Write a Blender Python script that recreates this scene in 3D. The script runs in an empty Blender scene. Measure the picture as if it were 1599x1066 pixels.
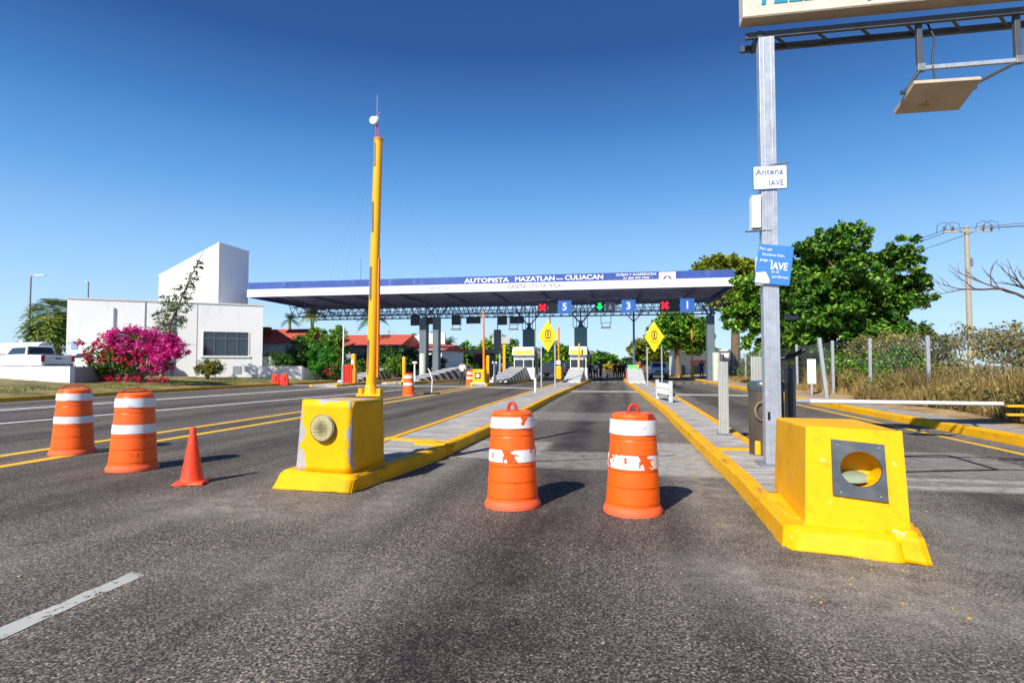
import bpy, bmesh, math, random
import numpy as np
from mathutils import Vector, Matrix
R = math.radians
S = bpy.context.scene
COL = S.collection
# ---------------------------------------------------------------- camera, sky, sun, exposure
cd = bpy.data.cameras.new('camera'); cam = bpy.data.objects.new('camera', cd); COL.objects.link(cam)
cd.sensor_width = 36.0; cd.lens = 900/1599*36; cd.clip_start = 0.05; cd.clip_end = 3000
cam.location = (0, 0, 1.42); cam.rotation_euler = (R(92.35), 0, math.atan(160/900))
S.camera = cam
SUN_EL, SUN_AZ = 38.5, 204.0
W = bpy.data.worlds.new("World"); S.world = W; W.use_nodes = True
nt = W.node_tree; bg = nt.nodes['Background']
sky = nt.nodes.new('ShaderNodeTexSky'); sky.sky_type = 'NISHITA'; sky.sun_disc = False
sky.sun_elevation = R(SUN_EL); sky.sun_rotation = R(SUN_AZ)
sky.air_density = 1.0; sky.dust_density = 0.0; sky.ozone_density = 3.0
# the Nishita sky pulled towards the clear, deep desert blue of the day (by elevation above the horizon)
tc = nt.nodes.new('ShaderNodeTexCoord'); sz = nt.nodes.new('ShaderNodeSeparateXYZ'); nt.links.new(tc.outputs['Generated'], sz.inputs[0])
cr = nt.nodes.new('ShaderNodeValToRGB'); nt.links.new(sz.outputs[2], cr.inputs[0]); ce = cr.color_ramp.elements
SKY = [(0, (.56, .80, 1.0)), (.07, (.48, .74, 1.0)), (.17, (.30, .58, .95)), (.28, (.12, .36, .78)), (.38, (.048, .20, .54)), (.48, (.018, .085, .30)), (1, (.010, .045, .17))]
while len(ce) < len(SKY): ce.new(.5)
for e_, (p_, c_) in zip(ce, SKY): e_.position = p_; e_.color = (*c_, 1)
sc_ = nt.nodes.new('ShaderNodeVectorMath'); sc_.operation = 'SCALE'; sc_.inputs['Scale'].default_value = 8.2; nt.links.new(cr.outputs[0], sc_.inputs[0])
mx_ = nt.nodes.new('ShaderNodeMix'); mx_.data_type = 'RGBA'; mx_.inputs[0].default_value = .88
nt.links.new(sky.outputs[0], mx_.inputs[6]); nt.links.new(sc_.outputs[0], mx_.inputs[7]); nt.links.new(mx_.outputs[2], bg.inputs[0])
bg.inputs[1].default_value = 0.10
sl = bpy.data.lights.new('sun', 'SUN'); so = bpy.data.objects.new('sun', sl); COL.objects.link(so)
sl.energy = 5.0; sl.angle = R(0.5); sl.color = (1.0, 0.95, 0.87)
az = R(SUN_AZ); el = R(SUN_EL)
sd = Vector((math.sin(az)*math.cos(el), math.cos(az)*math.cos(el), math.sin(el)))
so.rotation_euler = sd.to_track_quat('Z', 'Y').to_euler()
S.view_settings.view_transform = 'Standard'; S.view_settings.look = 'None'
S.view_settings.exposure = 0.42; S.view_settings.gamma = 1
rng = random.Random(7); nr = np.random.default_rng(11)

# ---------------------------------------------------------------- materials
def hexc(h):
    h = h.lstrip('#'); v = [int(h[i:i+2], 16)/255 for i in (0, 2, 4)]
    return tuple(c/12.92 if c <= .04045 else ((c+.055)/1.055)**2.4 for c in v)
MATS = {}
def N(t, typ, **kw):
    n = t.nodes.new(typ)
    for k, v in kw.items(): setattr(n, k, v)
    return n
def ramp(t, fac, stops):
    r = N(t, 'ShaderNodeValToRGB'); e = r.color_ramp.elements
    while len(e) < len(stops): e.new(0.5)
    for el_, (p, c) in zip(e, stops):
        el_.position = p; el_.color = (*c, 1) if len(c) == 3 else c
    t.links.new(fac, r.inputs[0]); return r.outputs[0]
def noise(t, vec, scale, detail=4, rough=.55, dist=0):
    n = N(t, 'ShaderNodeTexNoise'); n.inputs['Scale'].default_value = scale
    n.inputs['Detail'].default_value = detail; n.inputs['Roughness'].default_value = rough
    n.inputs['Distortion'].default_value = dist
    if vec is not None: t.links.new(vec, n.inputs['Vector'])
    return n.outputs['Fac']
def mixc(t, fac, a, b, mode='MIX'):
    m = N(t, 'ShaderNodeMix', data_type='RGBA', blend_type=mode)
    if isinstance(fac, (int, float)): m.inputs[0].default_value = fac
    else: t.links.new(fac, m.inputs[0])
    for i, v in ((6, a), (7, b)):
        if isinstance(v, tuple): m.inputs[i].default_value = (*v, 1)
        else: t.links.new(v, m.inputs[i])
    return m.outputs[2]
def math_(t, op, a, b=None, clamp=False):
    m = N(t, 'ShaderNodeMath', operation=op, use_clamp=clamp)
    for i, v in ((0, a), (1, b)):
        if v is None: continue
        if isinstance(v, (int, float)): m.inputs[i].default_value = v
        else: t.links.new(v, m.inputs[i])
    return m.outputs[0]
def newmat(name):
    m = bpy.data.materials.new(name); m.use_nodes = True; t = m.node_tree
    b = t.nodes['Principled BSDF']; c = N(t, 'ShaderNodeTexCoord'); return m, t, b, c
def mat(name, col, rough=.6, metal=0, var=.12, scale=6, bump=0, bscale=60, chip=None, chipamt=.62, chipscale=5, emit=None, spec=.5, dirt=None, dirtamt=.4, scuff=None, scuffamt=.5, scuffvec=(3, 3, 14)):
    if name in MATS: return MATS[name]
    m, t, b, c = newmat(name)
    if isinstance(col, str): col = hexc(col)
    o = c.outputs['Object']
    n = noise(t, o, scale, 5)
    lo = tuple(x*(1-var) for x in col); hi = tuple(min(1, x*(1+var)) for x in col)
    cc = ramp(t, n, [(.3, lo), (.7, hi)])
    if dirt:
        d = noise(t, o, scale*.5, 6, .7, .4)
        f = ramp(t, d, [(.48, (0,)*3), (.72, (dirtamt,)*3)])
        cc = mixc(t, f, cc, hexc(dirt))
    if chip:
        d = noise(t, o, chipscale, 8, .62, .2)
        f = ramp(t, d, [(chipamt, (0,)*3), (chipamt+.012, (1,)*3)])
        cc = mixc(t, f, cc, hexc(chip))
    if scuff:
        mp = N(t, 'ShaderNodeMapping'); mp.inputs['Scale'].default_value = scuffvec; t.links.new(o, mp.inputs[0])
        d = noise(t, mp.outputs[0], 1.0, 7, .7, .5); f = ramp(t, d, [(.56, (0,)*3), (.70, (scuffamt,)*3)])
        cc = mixc(t, f, cc, hexc(scuff))
    t.links.new(cc, b.inputs['Base Color'])
    b.inputs['Roughness'].default_value = rough; b.inputs['Metallic'].default_value = metal
    b.inputs['Specular IOR Level'].default_value = spec
    if bump:
        bn = noise(t, o, bscale, 4); bp = N(t, 'ShaderNodeBump'); bp.inputs['Strength'].default_value = bump
        bp.inputs['Distance'].default_value = .01
        t.links.new(bn, bp.inputs['Height']); t.links.new(bp.outputs[0], b.inputs['Normal'])
    if emit:
        b.inputs['Emission Color'].default_value = (*hexc(emit[0]), 1); b.inputs['Emission Strength'].default_value = emit[1]
    MATS[name] = m; return m
def leafmat(name, dark, mid, light, trans=.25):
    if name in MATS: return MATS[name]
    m, t, b, c = newmat(name)
    g = N(t, 'ShaderNodeNewGeometry')
    cc = ramp(t, g.outputs['Random Per Island'], [(0, hexc(dark)), (.55, hexc(mid)), (1, hexc(light))])
    big = noise(t, c.outputs['Object'], .55, 3)
    k = ramp(t, big, [(.35, (.6,)*3), (.65, (1.15,)*3)])
    cc = mixc(t, 1.0, cc, k, 'MULTIPLY')
    t.links.new(cc, b.inputs['Base Color']); b.inputs['Roughness'].default_value = .5
    b.inputs['Specular IOR Level'].default_value = .35
    tr = N(t, 'ShaderNodeBsdfTranslucent'); t.links.new(cc, tr.inputs[0])
    mx = N(t, 'ShaderNodeMixShader'); mx.inputs[0].default_value = trans
    t.links.new(b.outputs[0], mx.inputs[1]); t.links.new(tr.outputs[0], mx.inputs[2])
    t.links.new(mx.outputs[0], t.nodes['Material Output'].inputs[0])
    MATS[name] = m; return m

# asphalt with aggregate speckle, tyre-darkened bands, old patches, dust
def asphalt():
    m, t, b, c = newmat('asphalt'); o = c.outputs['Object']
    sx = N(t, 'ShaderNodeSeparateXYZ'); t.links.new(o, sx.inputs[0]); ox, oy = sx.outputs[0], sx.outputs[1]
    def smooth(v, a, b_, lo=0., hi=1.):
        f = N(t, 'ShaderNodeMapRange'); f.interpolation_type = 'SMOOTHSTEP'; t.links.new(v, f.inputs[0])
        for i_, q_ in enumerate((a, b_, lo, hi)): f.inputs[i_+1].default_value = q_
        return f.outputs[0]
    def stretch(sx_, sy_, rz=0):
        mp = N(t, 'ShaderNodeMapping'); mp.inputs['Scale'].default_value = (sx_, sy_, 1); mp.inputs['Rotation'].default_value = (0, 0, R(rz)); t.links.new(o, mp.inputs[0]); return mp.outputs[0]
    fine = noise(t, o, 62, 3, .75); fine2 = noise(t, o, 150, 2, .7); mid = noise(t, o, 17, 5, .65)
    big = noise(t, o, .45, 4, .6); long_ = noise(t, stretch(1.5, .10), 1.0, 6, .65); edge = noise(t, o, 1.3, 7, .68); e2 = noise(t, o, 5.5, 6, .7)
    base = ramp(t, big, [(.3, (.072, .066, .062)), (.7, (.142, .130, .120))])
    base = mixc(t, ramp(t, long_, [(.38, (0,)*3), (.66, (.75,)*3)]), base, (.215, .190, .165))
    base = mixc(t, 1.0, base, ramp(t, mid, [(.3, (.60,)*3), (.7, (1.40,)*3)]), 'MULTIPLY')
    base = mixc(t, 1.0, base, ramp(t, fine, [(.36, (.10,)*3), (.47, (.62,)*3), (.58, (1.25, 1.2, 1.15)), (.68, (3.2, 2.9, 2.6))]), 'MULTIPLY')
    base = mixc(t, 1.0, base, ramp(t, fine2, [(.35, (.55,)*3), (.65, (1.4,)*3)]), 'MULTIPLY')
    v = N(t, 'ShaderNodeTexVoronoi'); v.inputs['Scale'].default_value = 42; t.links.new(o, v.inputs['Vector'])
    sp = math_(t, 'MULTIPLY', ramp(t, v.outputs['Distance'], [(.0, (1,)*3), (.20, (1,)*3), (.26, (0,)*3)]), ramp(t, v.outputs['Color'], [(.70, (0,)*3), (.74, (1,)*3)]))
    base = mixc(t, math_(t, 'MULTIPLY', sp, .75), base, (.38, .33, .27))
    v2 = N(t, 'ShaderNodeTexVoronoi'); v2.inputs['Scale'].default_value = 88; t.links.new(o, v2.inputs['Vector'])
    base = mixc(t, .75, base, mixc(t, 1.0, base, ramp(t, v2.outputs['Color'], [(.25, (.30,)*3), (.5, (.9,)*3), (.78, (1.9, 1.8, 1.7))]), 'MULTIPLY'))
    v3 = N(t, 'ShaderNodeTexVoronoi'); v3.inputs['Scale'].default_value = 34; t.links.new(o, v3.inputs['Vector'])
    pit = math_(t, 'MULTIPLY', ramp(t, v3.outputs['Distance'], [(.0, (1,)*3), (.16, (1,)*3), (.24, (0,)*3)]), ramp(t, v3.outputs['Color'], [(.62, (0,)*3), (.66, (1,)*3)]))
    base = mixc(t, math_(t, 'MULTIPLY', pit, .8), base, (.035, .031, .028))
    # tyre rubber and oil bands along the lanes
    wob = math_(t, 'MULTIPLY', math_(t, 'SUBTRACT', noise(t, stretch(1, .25), .5, 3), .5), 1.5); X = math_(t, 'ADD', ox, wob); band = None
    for cx, w, k in ((-.75, .70, .85), (-.3, 1.3, .2), (.55, .35, .5), (4.0, 1.1, .6), (-5.9, .8, .55), (-7.3, .5, .4), (-11.6, .9, .5), (-14.8, 1.0, .6), (-18.4, .9, .5), (-21.5, .8, .5)):
        f = smooth(math_(t, 'ABSOLUTE', math_(t, 'SUBTRACT', X, cx)), 0, w, k, 0); band = f if band is None else math_(t, 'MAXIMUM', band, f)
    band = math_(t, 'MULTIPLY', band, ramp(t, edge, [(.32, (.35,)*3), (.58, (1,)*3)]))
    base = mixc(t, band, base, mixc(t, 1.0, base, (.17, .165, .20), 'MULTIPLY'))
    # pale dust gathered along the kerbs and round the end blocks; worn cement where the loops were cut
    dust = None
    for cx, w, k in ((-2.35, .45, .75), (1.05, .60, .95), (2.95, .55, .7), (-4.25, .45, .6), (6.7, .6, .8), (-22.6, 1.0, .7)):
        f = smooth(math_(t, 'ABSOLUTE', math_(t, 'SUBTRACT', ox, cx)), .05, w, k, 0); f = math_(t, 'MULTIPLY', f, smooth(oy, 3.2, 5.6)); dust = f if dust is None else math_(t, 'MAXIMUM', dust, f)
    for cx, cy, rx, ry, k in ((-3.7, 5.4, 1.6, 1.0, 1.0), (1.6, 4.1, 1.8, 1.1, 1.1), (3.2, 4.8, 1.6, 1.6, .8), (-2.2, 3.6, 1.5, .8, .55), (-5.5, 3.4, 2.2, .9, .6), (2.4, 2.6, 1.4, .8, .6)):
        d = math_(t, 'SQRT', math_(t, 'ADD', math_(t, 'POWER', math_(t, 'MULTIPLY', math_(t, 'SUBTRACT', ox, cx), 1/rx), 2), math_(t, 'POWER', math_(t, 'MULTIPLY', math_(t, 'SUBTRACT', oy, cy), 1/ry), 2)))
        dust = math_(t, 'MAXIMUM', dust, smooth(d, .2, 1.1, k, 0))
    dm = math_(t, 'MULTIPLY', dust, ramp(t, edge, [(.34, (.12,)*3), (.60, (1,)*3)]), clamp=True)
    base = mixc(t, math_(t, 'MULTIPLY', dm, .88), base, mixc(t, 1.0, ramp(t, e2, [(.3, (.13, .115, .095)), (.7, (.38, .34, .29))]), ramp(t, fine, [(.38, (.55,)*3), (.62, (1.35,)*3)]), 'MULTIPLY'))
    pat = None
    for x0, x1, y0, y1, k in ((-2.5, -1.15, 8.6, 10.7, .8), (-1.3, .55, 8.0, 9.6, .55), (.1, 1.35, 7.7, 10.9, .95), (2.5, 6.9, 7.35, 8.15, 1.0), (3.2, 5.6, 8.2, 10.5, .5), (-2.5, 1.3, 15, 17.5, .35)):
        f = math_(t, 'MULTIPLY', math_(t, 'MULTIPLY', smooth(ox, x0-.12, x0+.12), smooth(ox, x1-.12, x1+.12, 1, 0)), math_(t, 'MULTIPLY', smooth(oy, y0-.12, y0+.12), smooth(oy, y1-.15, y1+.15, 1, 0))); f = math_(t, 'MULTIPLY', f, k); pat = f if pat is None else math_(t, 'MAXIMUM', pat, f)
    pm_ = math_(t, 'MULTIPLY', pat, ramp(t, e2, [(.30, (.25,)*3), (.55, (1,)*3)]))
    base = mixc(t, math_(t, 'MULTIPLY', pm_, .95), base, mixc(t, 1.0, (.40, .375, .34), ramp(t, fine, [(.38, (.7,)*3), (.62, (1.25,)*3)]), 'MULTIPLY'))
    # oil drips, hairline cracks
    base = mixc(t, math_(t, 'MULTIPLY', ramp(t, noise(t, o, 3.1, 3, .5), [(.68, (0,)*3), (.73, (.55,)*3)]), smooth(math_(t, 'ABSOLUTE', math_(t, 'ADD', ox, .7)), .2, 1.6, 1, .15)), base, (.03, .028, .03))
    vc = N(t, 'ShaderNodeTexVoronoi', feature='DISTANCE_TO_EDGE'); vc.inputs['Scale'].default_value = .55
    wv = N(t, 'ShaderNodeVectorMath'); wv.operation = 'ADD'; nn = N(t, 'ShaderNodeTexNoise'); nn.inputs['Scale'].default_value = 2.5; nn.inputs['Detail'].default_value = 6; t.links.new(o, nn.inputs['Vector']); t.links.new(o, wv.inputs[0]); t.links.new(nn.outputs['Color'], wv.inputs[1]); t.links.new(wv.outputs[0], vc.inputs['Vector'])
    cr_ = math_(t, 'MULTIPLY', ramp(t, vc.outputs['Distance'], [(0, (1,)*3), (.006, (0,)*3)]), ramp(t, big, [(.46, (0,)*3), (.52, (.75,)*3)]))
    base = mixc(t, cr_, base, (.028, .026, .026))
    # yellow paint overspray beside the right island
    ys = smooth(math_(t, 'ABSOLUTE', math_(t, 'SUBTRACT', ox, 1.0)), .02, .38, .22, 0); yl = smooth(oy, 6, 24, 1, .15)
    yf = math_(t, 'MULTIPLY', math_(t, 'GREATER_THAN', noise(t, o, 26, 8, .8), math_(t, 'SUBTRACT', .80, math_(t, 'MULTIPLY', math_(t, 'MULTIPLY', ys, yl), ramp(t, edge, [(.4, (.5,)*3), (.6, (1.35,)*3)])))), .75)
    base = mixc(t, math_(t, 'MULTIPLY', yf, smooth(oy, 4.2, 5.0)), base, (.62, .36, .03))
    t.links.new(base, b.inputs['Base Color']); b.inputs['Roughness'].default_value = .85; b.inputs['Specular IOR Level'].default_value = .25
    bp = N(t, 'ShaderNodeBump'); bp.inputs['Strength'].default_value = .9; bp.inputs['Distance'].default_value = .006
    t.links.new(fine, bp.inputs['Height']); t.links.new(bp.outputs[0], b.inputs['Normal'])
    return m
def ground_mat(name, a, b_, c_, s=1.5, bump=.6):
    m, t, b, c = newmat(name); o = c.outputs['Object']
    f = noise(t, o, s, 8, .7); g = noise(t, o, s*9, 5, .7)
    cc = ramp(t, f, [(.32, hexc(a)), (.5, hexc(b_)), (.68, hexc(c_))])
    cc = mixc(t, 1.0, cc, ramp(t, g, [(.3, (.6,)*3), (.7, (1.3,)*3)]), 'MULTIPLY')
    t.links.new(cc, b.inputs['Base Color']); b.inputs['Roughness'].default_value = .95
    bp = N(t, 'ShaderNodeBump'); bp.inputs['Strength'].default_value = bump; bp.inputs['Distance'].default_value = .05
    t.links.new(g, bp.inputs['Height']); t.links.new(bp.outputs[0], b.inputs['Normal'])
    return m
def paint_line(name, col, thr=.60, sub='#5a5755'):
    # worn road paint: alpha breaks through so the road shows
    m, t, b, c = newmat(name); o = c.outputs['Object']
    n = noise(t, o, 9, 8, .75); n2 = noise(t, o, 1.2, 4, .6)
    cc = ramp(t, n2, [(.3, tuple(x*.78 for x in hexc(col))), (.7, hexc(col))])
    t.links.new(cc, b.inputs['Base Color']); b.inputs['Roughness'].default_value = .65
    a = ramp(t, n, [(thr, (1,)*3), (thr+.05, (0,)*3)])
    t.links.new(a, b.inputs['Alpha']); return m
def island_concrete():
    m, t, b, c = newmat('island_concrete'); o = c.outputs['Object']
    f = noise(t, o, 1.7, 6, .65); g = noise(t, o, 40, 4, .7)
    mp = N(t, 'ShaderNodeMapping'); mp.inputs['Scale'].default_value = (1.2, 9, 1); mp.inputs['Rotation'].default_value = (0, 0, R(14)); t.links.new(o, mp.inputs[0])
    st = noise(t, mp.outputs[0], 1.0, 5, .6, .6)
    cc = ramp(t, f, [(.3, hexc('#9a938c')), (.7, hexc('#c9c4bd'))])
    cc = mixc(t, ramp(t, st, [(.46, (.0,)*3), (.62, (.75,)*3)]), cc, hexc('#7b756e'))
    cc = mixc(t, 1.0, cc, ramp(t, g, [(.3, (.8,)*3), (.7, (1.12,)*3)]), 'MULTIPLY')
    t.links.new(cc, b.inputs['Base Color']); b.inputs['Roughness'].default_value = .9
    bp = N(t, 'ShaderNodeBump'); bp.inputs['Strength'].default_value = .8; bp.inputs['Distance'].default_value = .02
    t.links.new(st, bp.inputs['Height']); t.links.new(bp.outputs[0], b.inputs['Normal']); return m
def stripes_mat(name, a, b_, kx, ky, kz):
    # painted hazard stripes: fraction of a linear combination of the object's own coordinates
    m, t, b, c = newmat(name); o = c.outputs['Object']
    sx = N(t, 'ShaderNodeSeparateXYZ'); t.links.new(o, sx.inputs[0])
    v = math_(t, 'ADD', math_(t, 'ADD', math_(t, 'MULTIPLY', sx.outputs[0], kx), math_(t, 'MULTIPLY', sx.outputs[1], ky)), math_(t, 'MULTIPLY', sx.outputs[2], kz))
    f = math_(t, 'GREATER_THAN', math_(t, 'FRACT', v), .5)
    cc = mixc(t, f, hexc(a), hexc(b_))
    cc = mixc(t, ramp(t, noise(t, o, 2, 5), [(.4, (0,)*3), (.7, (.35,)*3)]), cc, hexc('#8d8b88'))
    t.links.new(cc, b.inputs['Base Color']); b.inputs['Roughness'].default_value = .6; return m
def honey_mat():
    m, t, b, c = newmat('reflector_glass_beads'); o = c.outputs['Object']
    v = N(t, 'ShaderNodeTexVoronoi'); v.inputs['Scale'].default_value = 62; v.inputs['Randomness'].default_value = .1; t.links.new(o, v.inputs['Vector'])
    cc = ramp(t, v.outputs['Distance'], [(.0, hexc('#f0e8c0')), (.35, hexc('#cfc592')), (.62, hexc('#5a5232'))])
    t.links.new(cc, b.inputs['Base Color']); b.inputs['Roughness'].default_value = .25
    bp = N(t, 'ShaderNodeBump'); bp.invert = True; bp.inputs['Strength'].default_value = .9; bp.inputs['Distance'].default_value = .004
    t.links.new(v.outputs['Distance'], bp.inputs['Height']); t.links.new(bp.outputs[0], b.inputs['Normal']); return m
def glassy(name, col, rough=.08):
    return mat(name, col, rough=rough, var=.1, spec=.9)

M_ASPH = asphalt()
M_DIRT = ground_mat('dry_soil', '#6f5a43', '#9a8464', '#b59f78')
M_VERGE = ground_mat('verge_grass_soil', '#3f3a22', '#7b7040', '#a89868', .8)
M_PAVE = ground_mat('pavement_cement', '#8b8783', '#9c9893', '#aaa59e', 1.2, .2)

M_WLINE = paint_line('white_road_paint', '#e8e8e4', .60)
M_WDASH = paint_line('weathered_dash_paint', '#b9b9b2', .55)
M_YLINE = paint_line('yellow_road_paint', '#fcc40c', .64)
M_YFADE = paint_line('faded_yellow_road_paint', '#d8a443', .52)
M_PATCH = paint_line('cement_smear', '#8f877b', .50)
M_PATCH.node_tree.nodes['Noise Texture'].inputs['Scale'].default_value = 3.0
for e_ in M_PATCH.node_tree.nodes['Color Ramp.001'].color_ramp.elements: e_.position = .40 if e_.color[0] > .5 else .62
M_TAR = mat('joint_tar', '#2a2724', .8)
M_ISL = island_concrete()
YEL = '#f7c600'
M_KERB = mat('yellow_kerb_paint', '#eeae00', .65, spec=.25, var=.10, scale=3, bump=.5, bscale=25, chip='#a8a196', chipamt=.64, chipscale=5, dirt='#a8801c', dirtamt=.5, scuff='#4a3c1c', scuffamt=.65, scuffvec=(5, 1.6, 16))
M_KERBD = mat('dull_yellow_kerb_paint', '#d8a414', .7, scuff='#4a4028', scuffamt=.7, scuffvec=(2, .8, 8), var=.15, scale=2, bump=.4, dirt='#7d6a38', dirtamt=.6)
M_YBLK = mat('fresh_yellow_concrete_paint', '#f2b200', .6, spec=.25, var=.05, scale=2.5, bump=.35, bscale=18, chip='#d9cf95', chipamt=.645, chipscale=8, dirt='#e09400', dirtamt=.75, scuff='#b98a10', scuffamt=.55, scuffvec=(7, 7, 5))
M_YWORN = mat('worn_yellow_concrete_paint', '#f0b000', .65, spec=.25, var=.07, scale=3, bump=.5, bscale=20, chip='#b9b4b0', chipamt=.69, chipscale=3.2, dirt='#b27d10', dirtamt=.45)
M_CONC = mat('bare_concrete', '#b4afac', .85, var=.15, scale=7, bump=.5, bscale=30)
M_YTUBE = mat('yellow_enamel', '#f4b000', .35, var=.06, scale=3, dirt='#c98f10', dirtamt=.3)
M_ORCAP = mat('orange_enamel', '#e8851a', .5)
M_GALV = mat('galvanised_steel', '#b4bac4', .45, .45, var=.16, scale=9, bump=.08, dirt='#8b8b90', dirtamt=.35, scuff='#7d7f88', scuffamt=.6, scuffvec=(12, 12, .8))
M_GALVR = mat('rusty_galvanised_steel', '#8b929a', .5, .4, var=.2, scale=12, dirt='#6a5243', dirtamt=.6)
M_DARKST = mat('dark_steel', '#55585e', .5, .4, var=.2)
M_CREAM = mat('aged_cream_panel', '#cfcabb', .5, var=.08, scale=3, dirt='#9a7a50', dirtamt=.45)
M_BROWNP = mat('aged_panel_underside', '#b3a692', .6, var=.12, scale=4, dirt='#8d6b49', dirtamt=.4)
M_WHITE = mat('white_paint', '#e9e9e6', .5, var=.04)
M_SIGNW = mat('white_sign_sheet', '#ecead8', .4, var=.03)
M_WALLW = mat('white_render_wall', '#e9e8e7', .85, var=.03, scale=.6, bump=.15, bscale=12, dirt='#d5d0ca', dirtamt=.3, scuff='#c9c4bd', scuffamt=.5, scuffvec=(1.6, 1.6, .25))
M_BLUEL = mat('blue_letter_paint', '#2c5fae', .5)
M_TEAL = mat('teal_letter_paint', '#1a82a4', .5)
M_SIGNB = mat('blue_sign_sheet', '#3f7fdc', .4, var=.04)
M_LANEB = mat('lane_blue_panel', '#5b92e8', .4, var=.03, emit=('#4f8cf0', .38))  # weak glow added to brighten the panels under the canopy's shade
M_BLK = mat('black_paint', '#141416', .5)
M_ORANGE = mat('orange_drum_plastic', '#fb6210', .42, scuff='#8a3a1c', scuffamt=.5, scuffvec=(7, 7, 22), var=.05, scale=3, dirt='#e04c0c', dirtamt=.35)
M_BASEOR = mat('scuffed_orange_rubber', '#ee6236', .7, var=.08, scale=8, dirt='#b5563a', dirtamt=.5)
M_CONE = mat('cone_orange_red', '#f0401c', .5, var=.06, scale=6, dirt='#f3923a', dirtamt=.45)
M_HANDLE = mat('dark_orange_handle', '#b83212', .5)
M_REFL = mat('white_reflective_band', '#dfe2e8', .35, scuff='#8d8f98', scuffamt=.6, scuffvec=(9, 9, 18), var=.05, scale=8, dirt='#c9ccd6', dirtamt=.4)
M_REFLT = mat('torn_reflective_band', '#ecedf0', .35, var=.03, scale=8, chip='#e8560f', chipamt=.545, chipscale=6, scuff='#8d8f98', scuffamt=.5, scuffvec=(9, 9, 18))
M_NAVY = mat('navy_fascia_paint', '#2b4a97', .5, var=.14, scale=.5, scuff='#7088c0', scuffamt=.5, scuffvec=(2.2, 1, .4), dirt='#5a76b5', dirtamt=.3)
M_SOFF = mat('dark_blue_steel_deck', '#5d66a4', .55, var=.25, scale=.5)
M_TRUSS = mat('slate_blue_steel', '#566a90', .5, .2, var=.2, scale=1)
M_COLG = mat('column_grey_paint', '#5f6c74', .6, var=.1, scale=1)
M_COLL = mat('column_pale_paint', '#b9c0b0', .6, var=.1, scale=1)
M_GREY = mat('mid_grey_plastic', '#6f7278', .5)
M_TEALG = mat('green_tinted_grille', '#3a5a60', .3, var=.2)
M_GLASS = glassy('dark_window_glass', '#2b3440')
M_RED = mat('red_led', '#e02438', .5, emit=('#ff2a40', .8))
M_GREEN = mat('green_led', '#10c860', .5, emit=('#10e070', .9))
M_TILE = mat('red_roof_tile', '#b9523f', .8, var=.2, scale=3, bump=.4, bscale=8)
M_CARW = mat('white_car_paint', '#eceef0', .2, var=.02)
M_TYRE = mat('tyre_rubber', '#1b1b1c', .8)
M_TAIL = mat('tail_lamp_red', '#b01020', .25)
M_SKIN = mat('skin', '#9a6a4c', .6)
M_HAIR = mat('black_hair', '#17120f', .7)
M_BARK = mat('tree_bark', '#6d5a48', .9, var=.25, scale=5, bump=.8, bscale=12)
M_BARKP = mat('pale_bark', '#8d7f70', .9, var=.2, scale=5, bump=.6, bscale=12)
M_WOODP = mat('weathered_pole_concrete', '#a59c8a', .85, var=.12)
M_WIRE = mat('power_wire', '#30343c', .6)
M_REDPL = mat('red_plastic', '#e8321c', .45, var=.06, dirt='#c02010')

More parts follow.
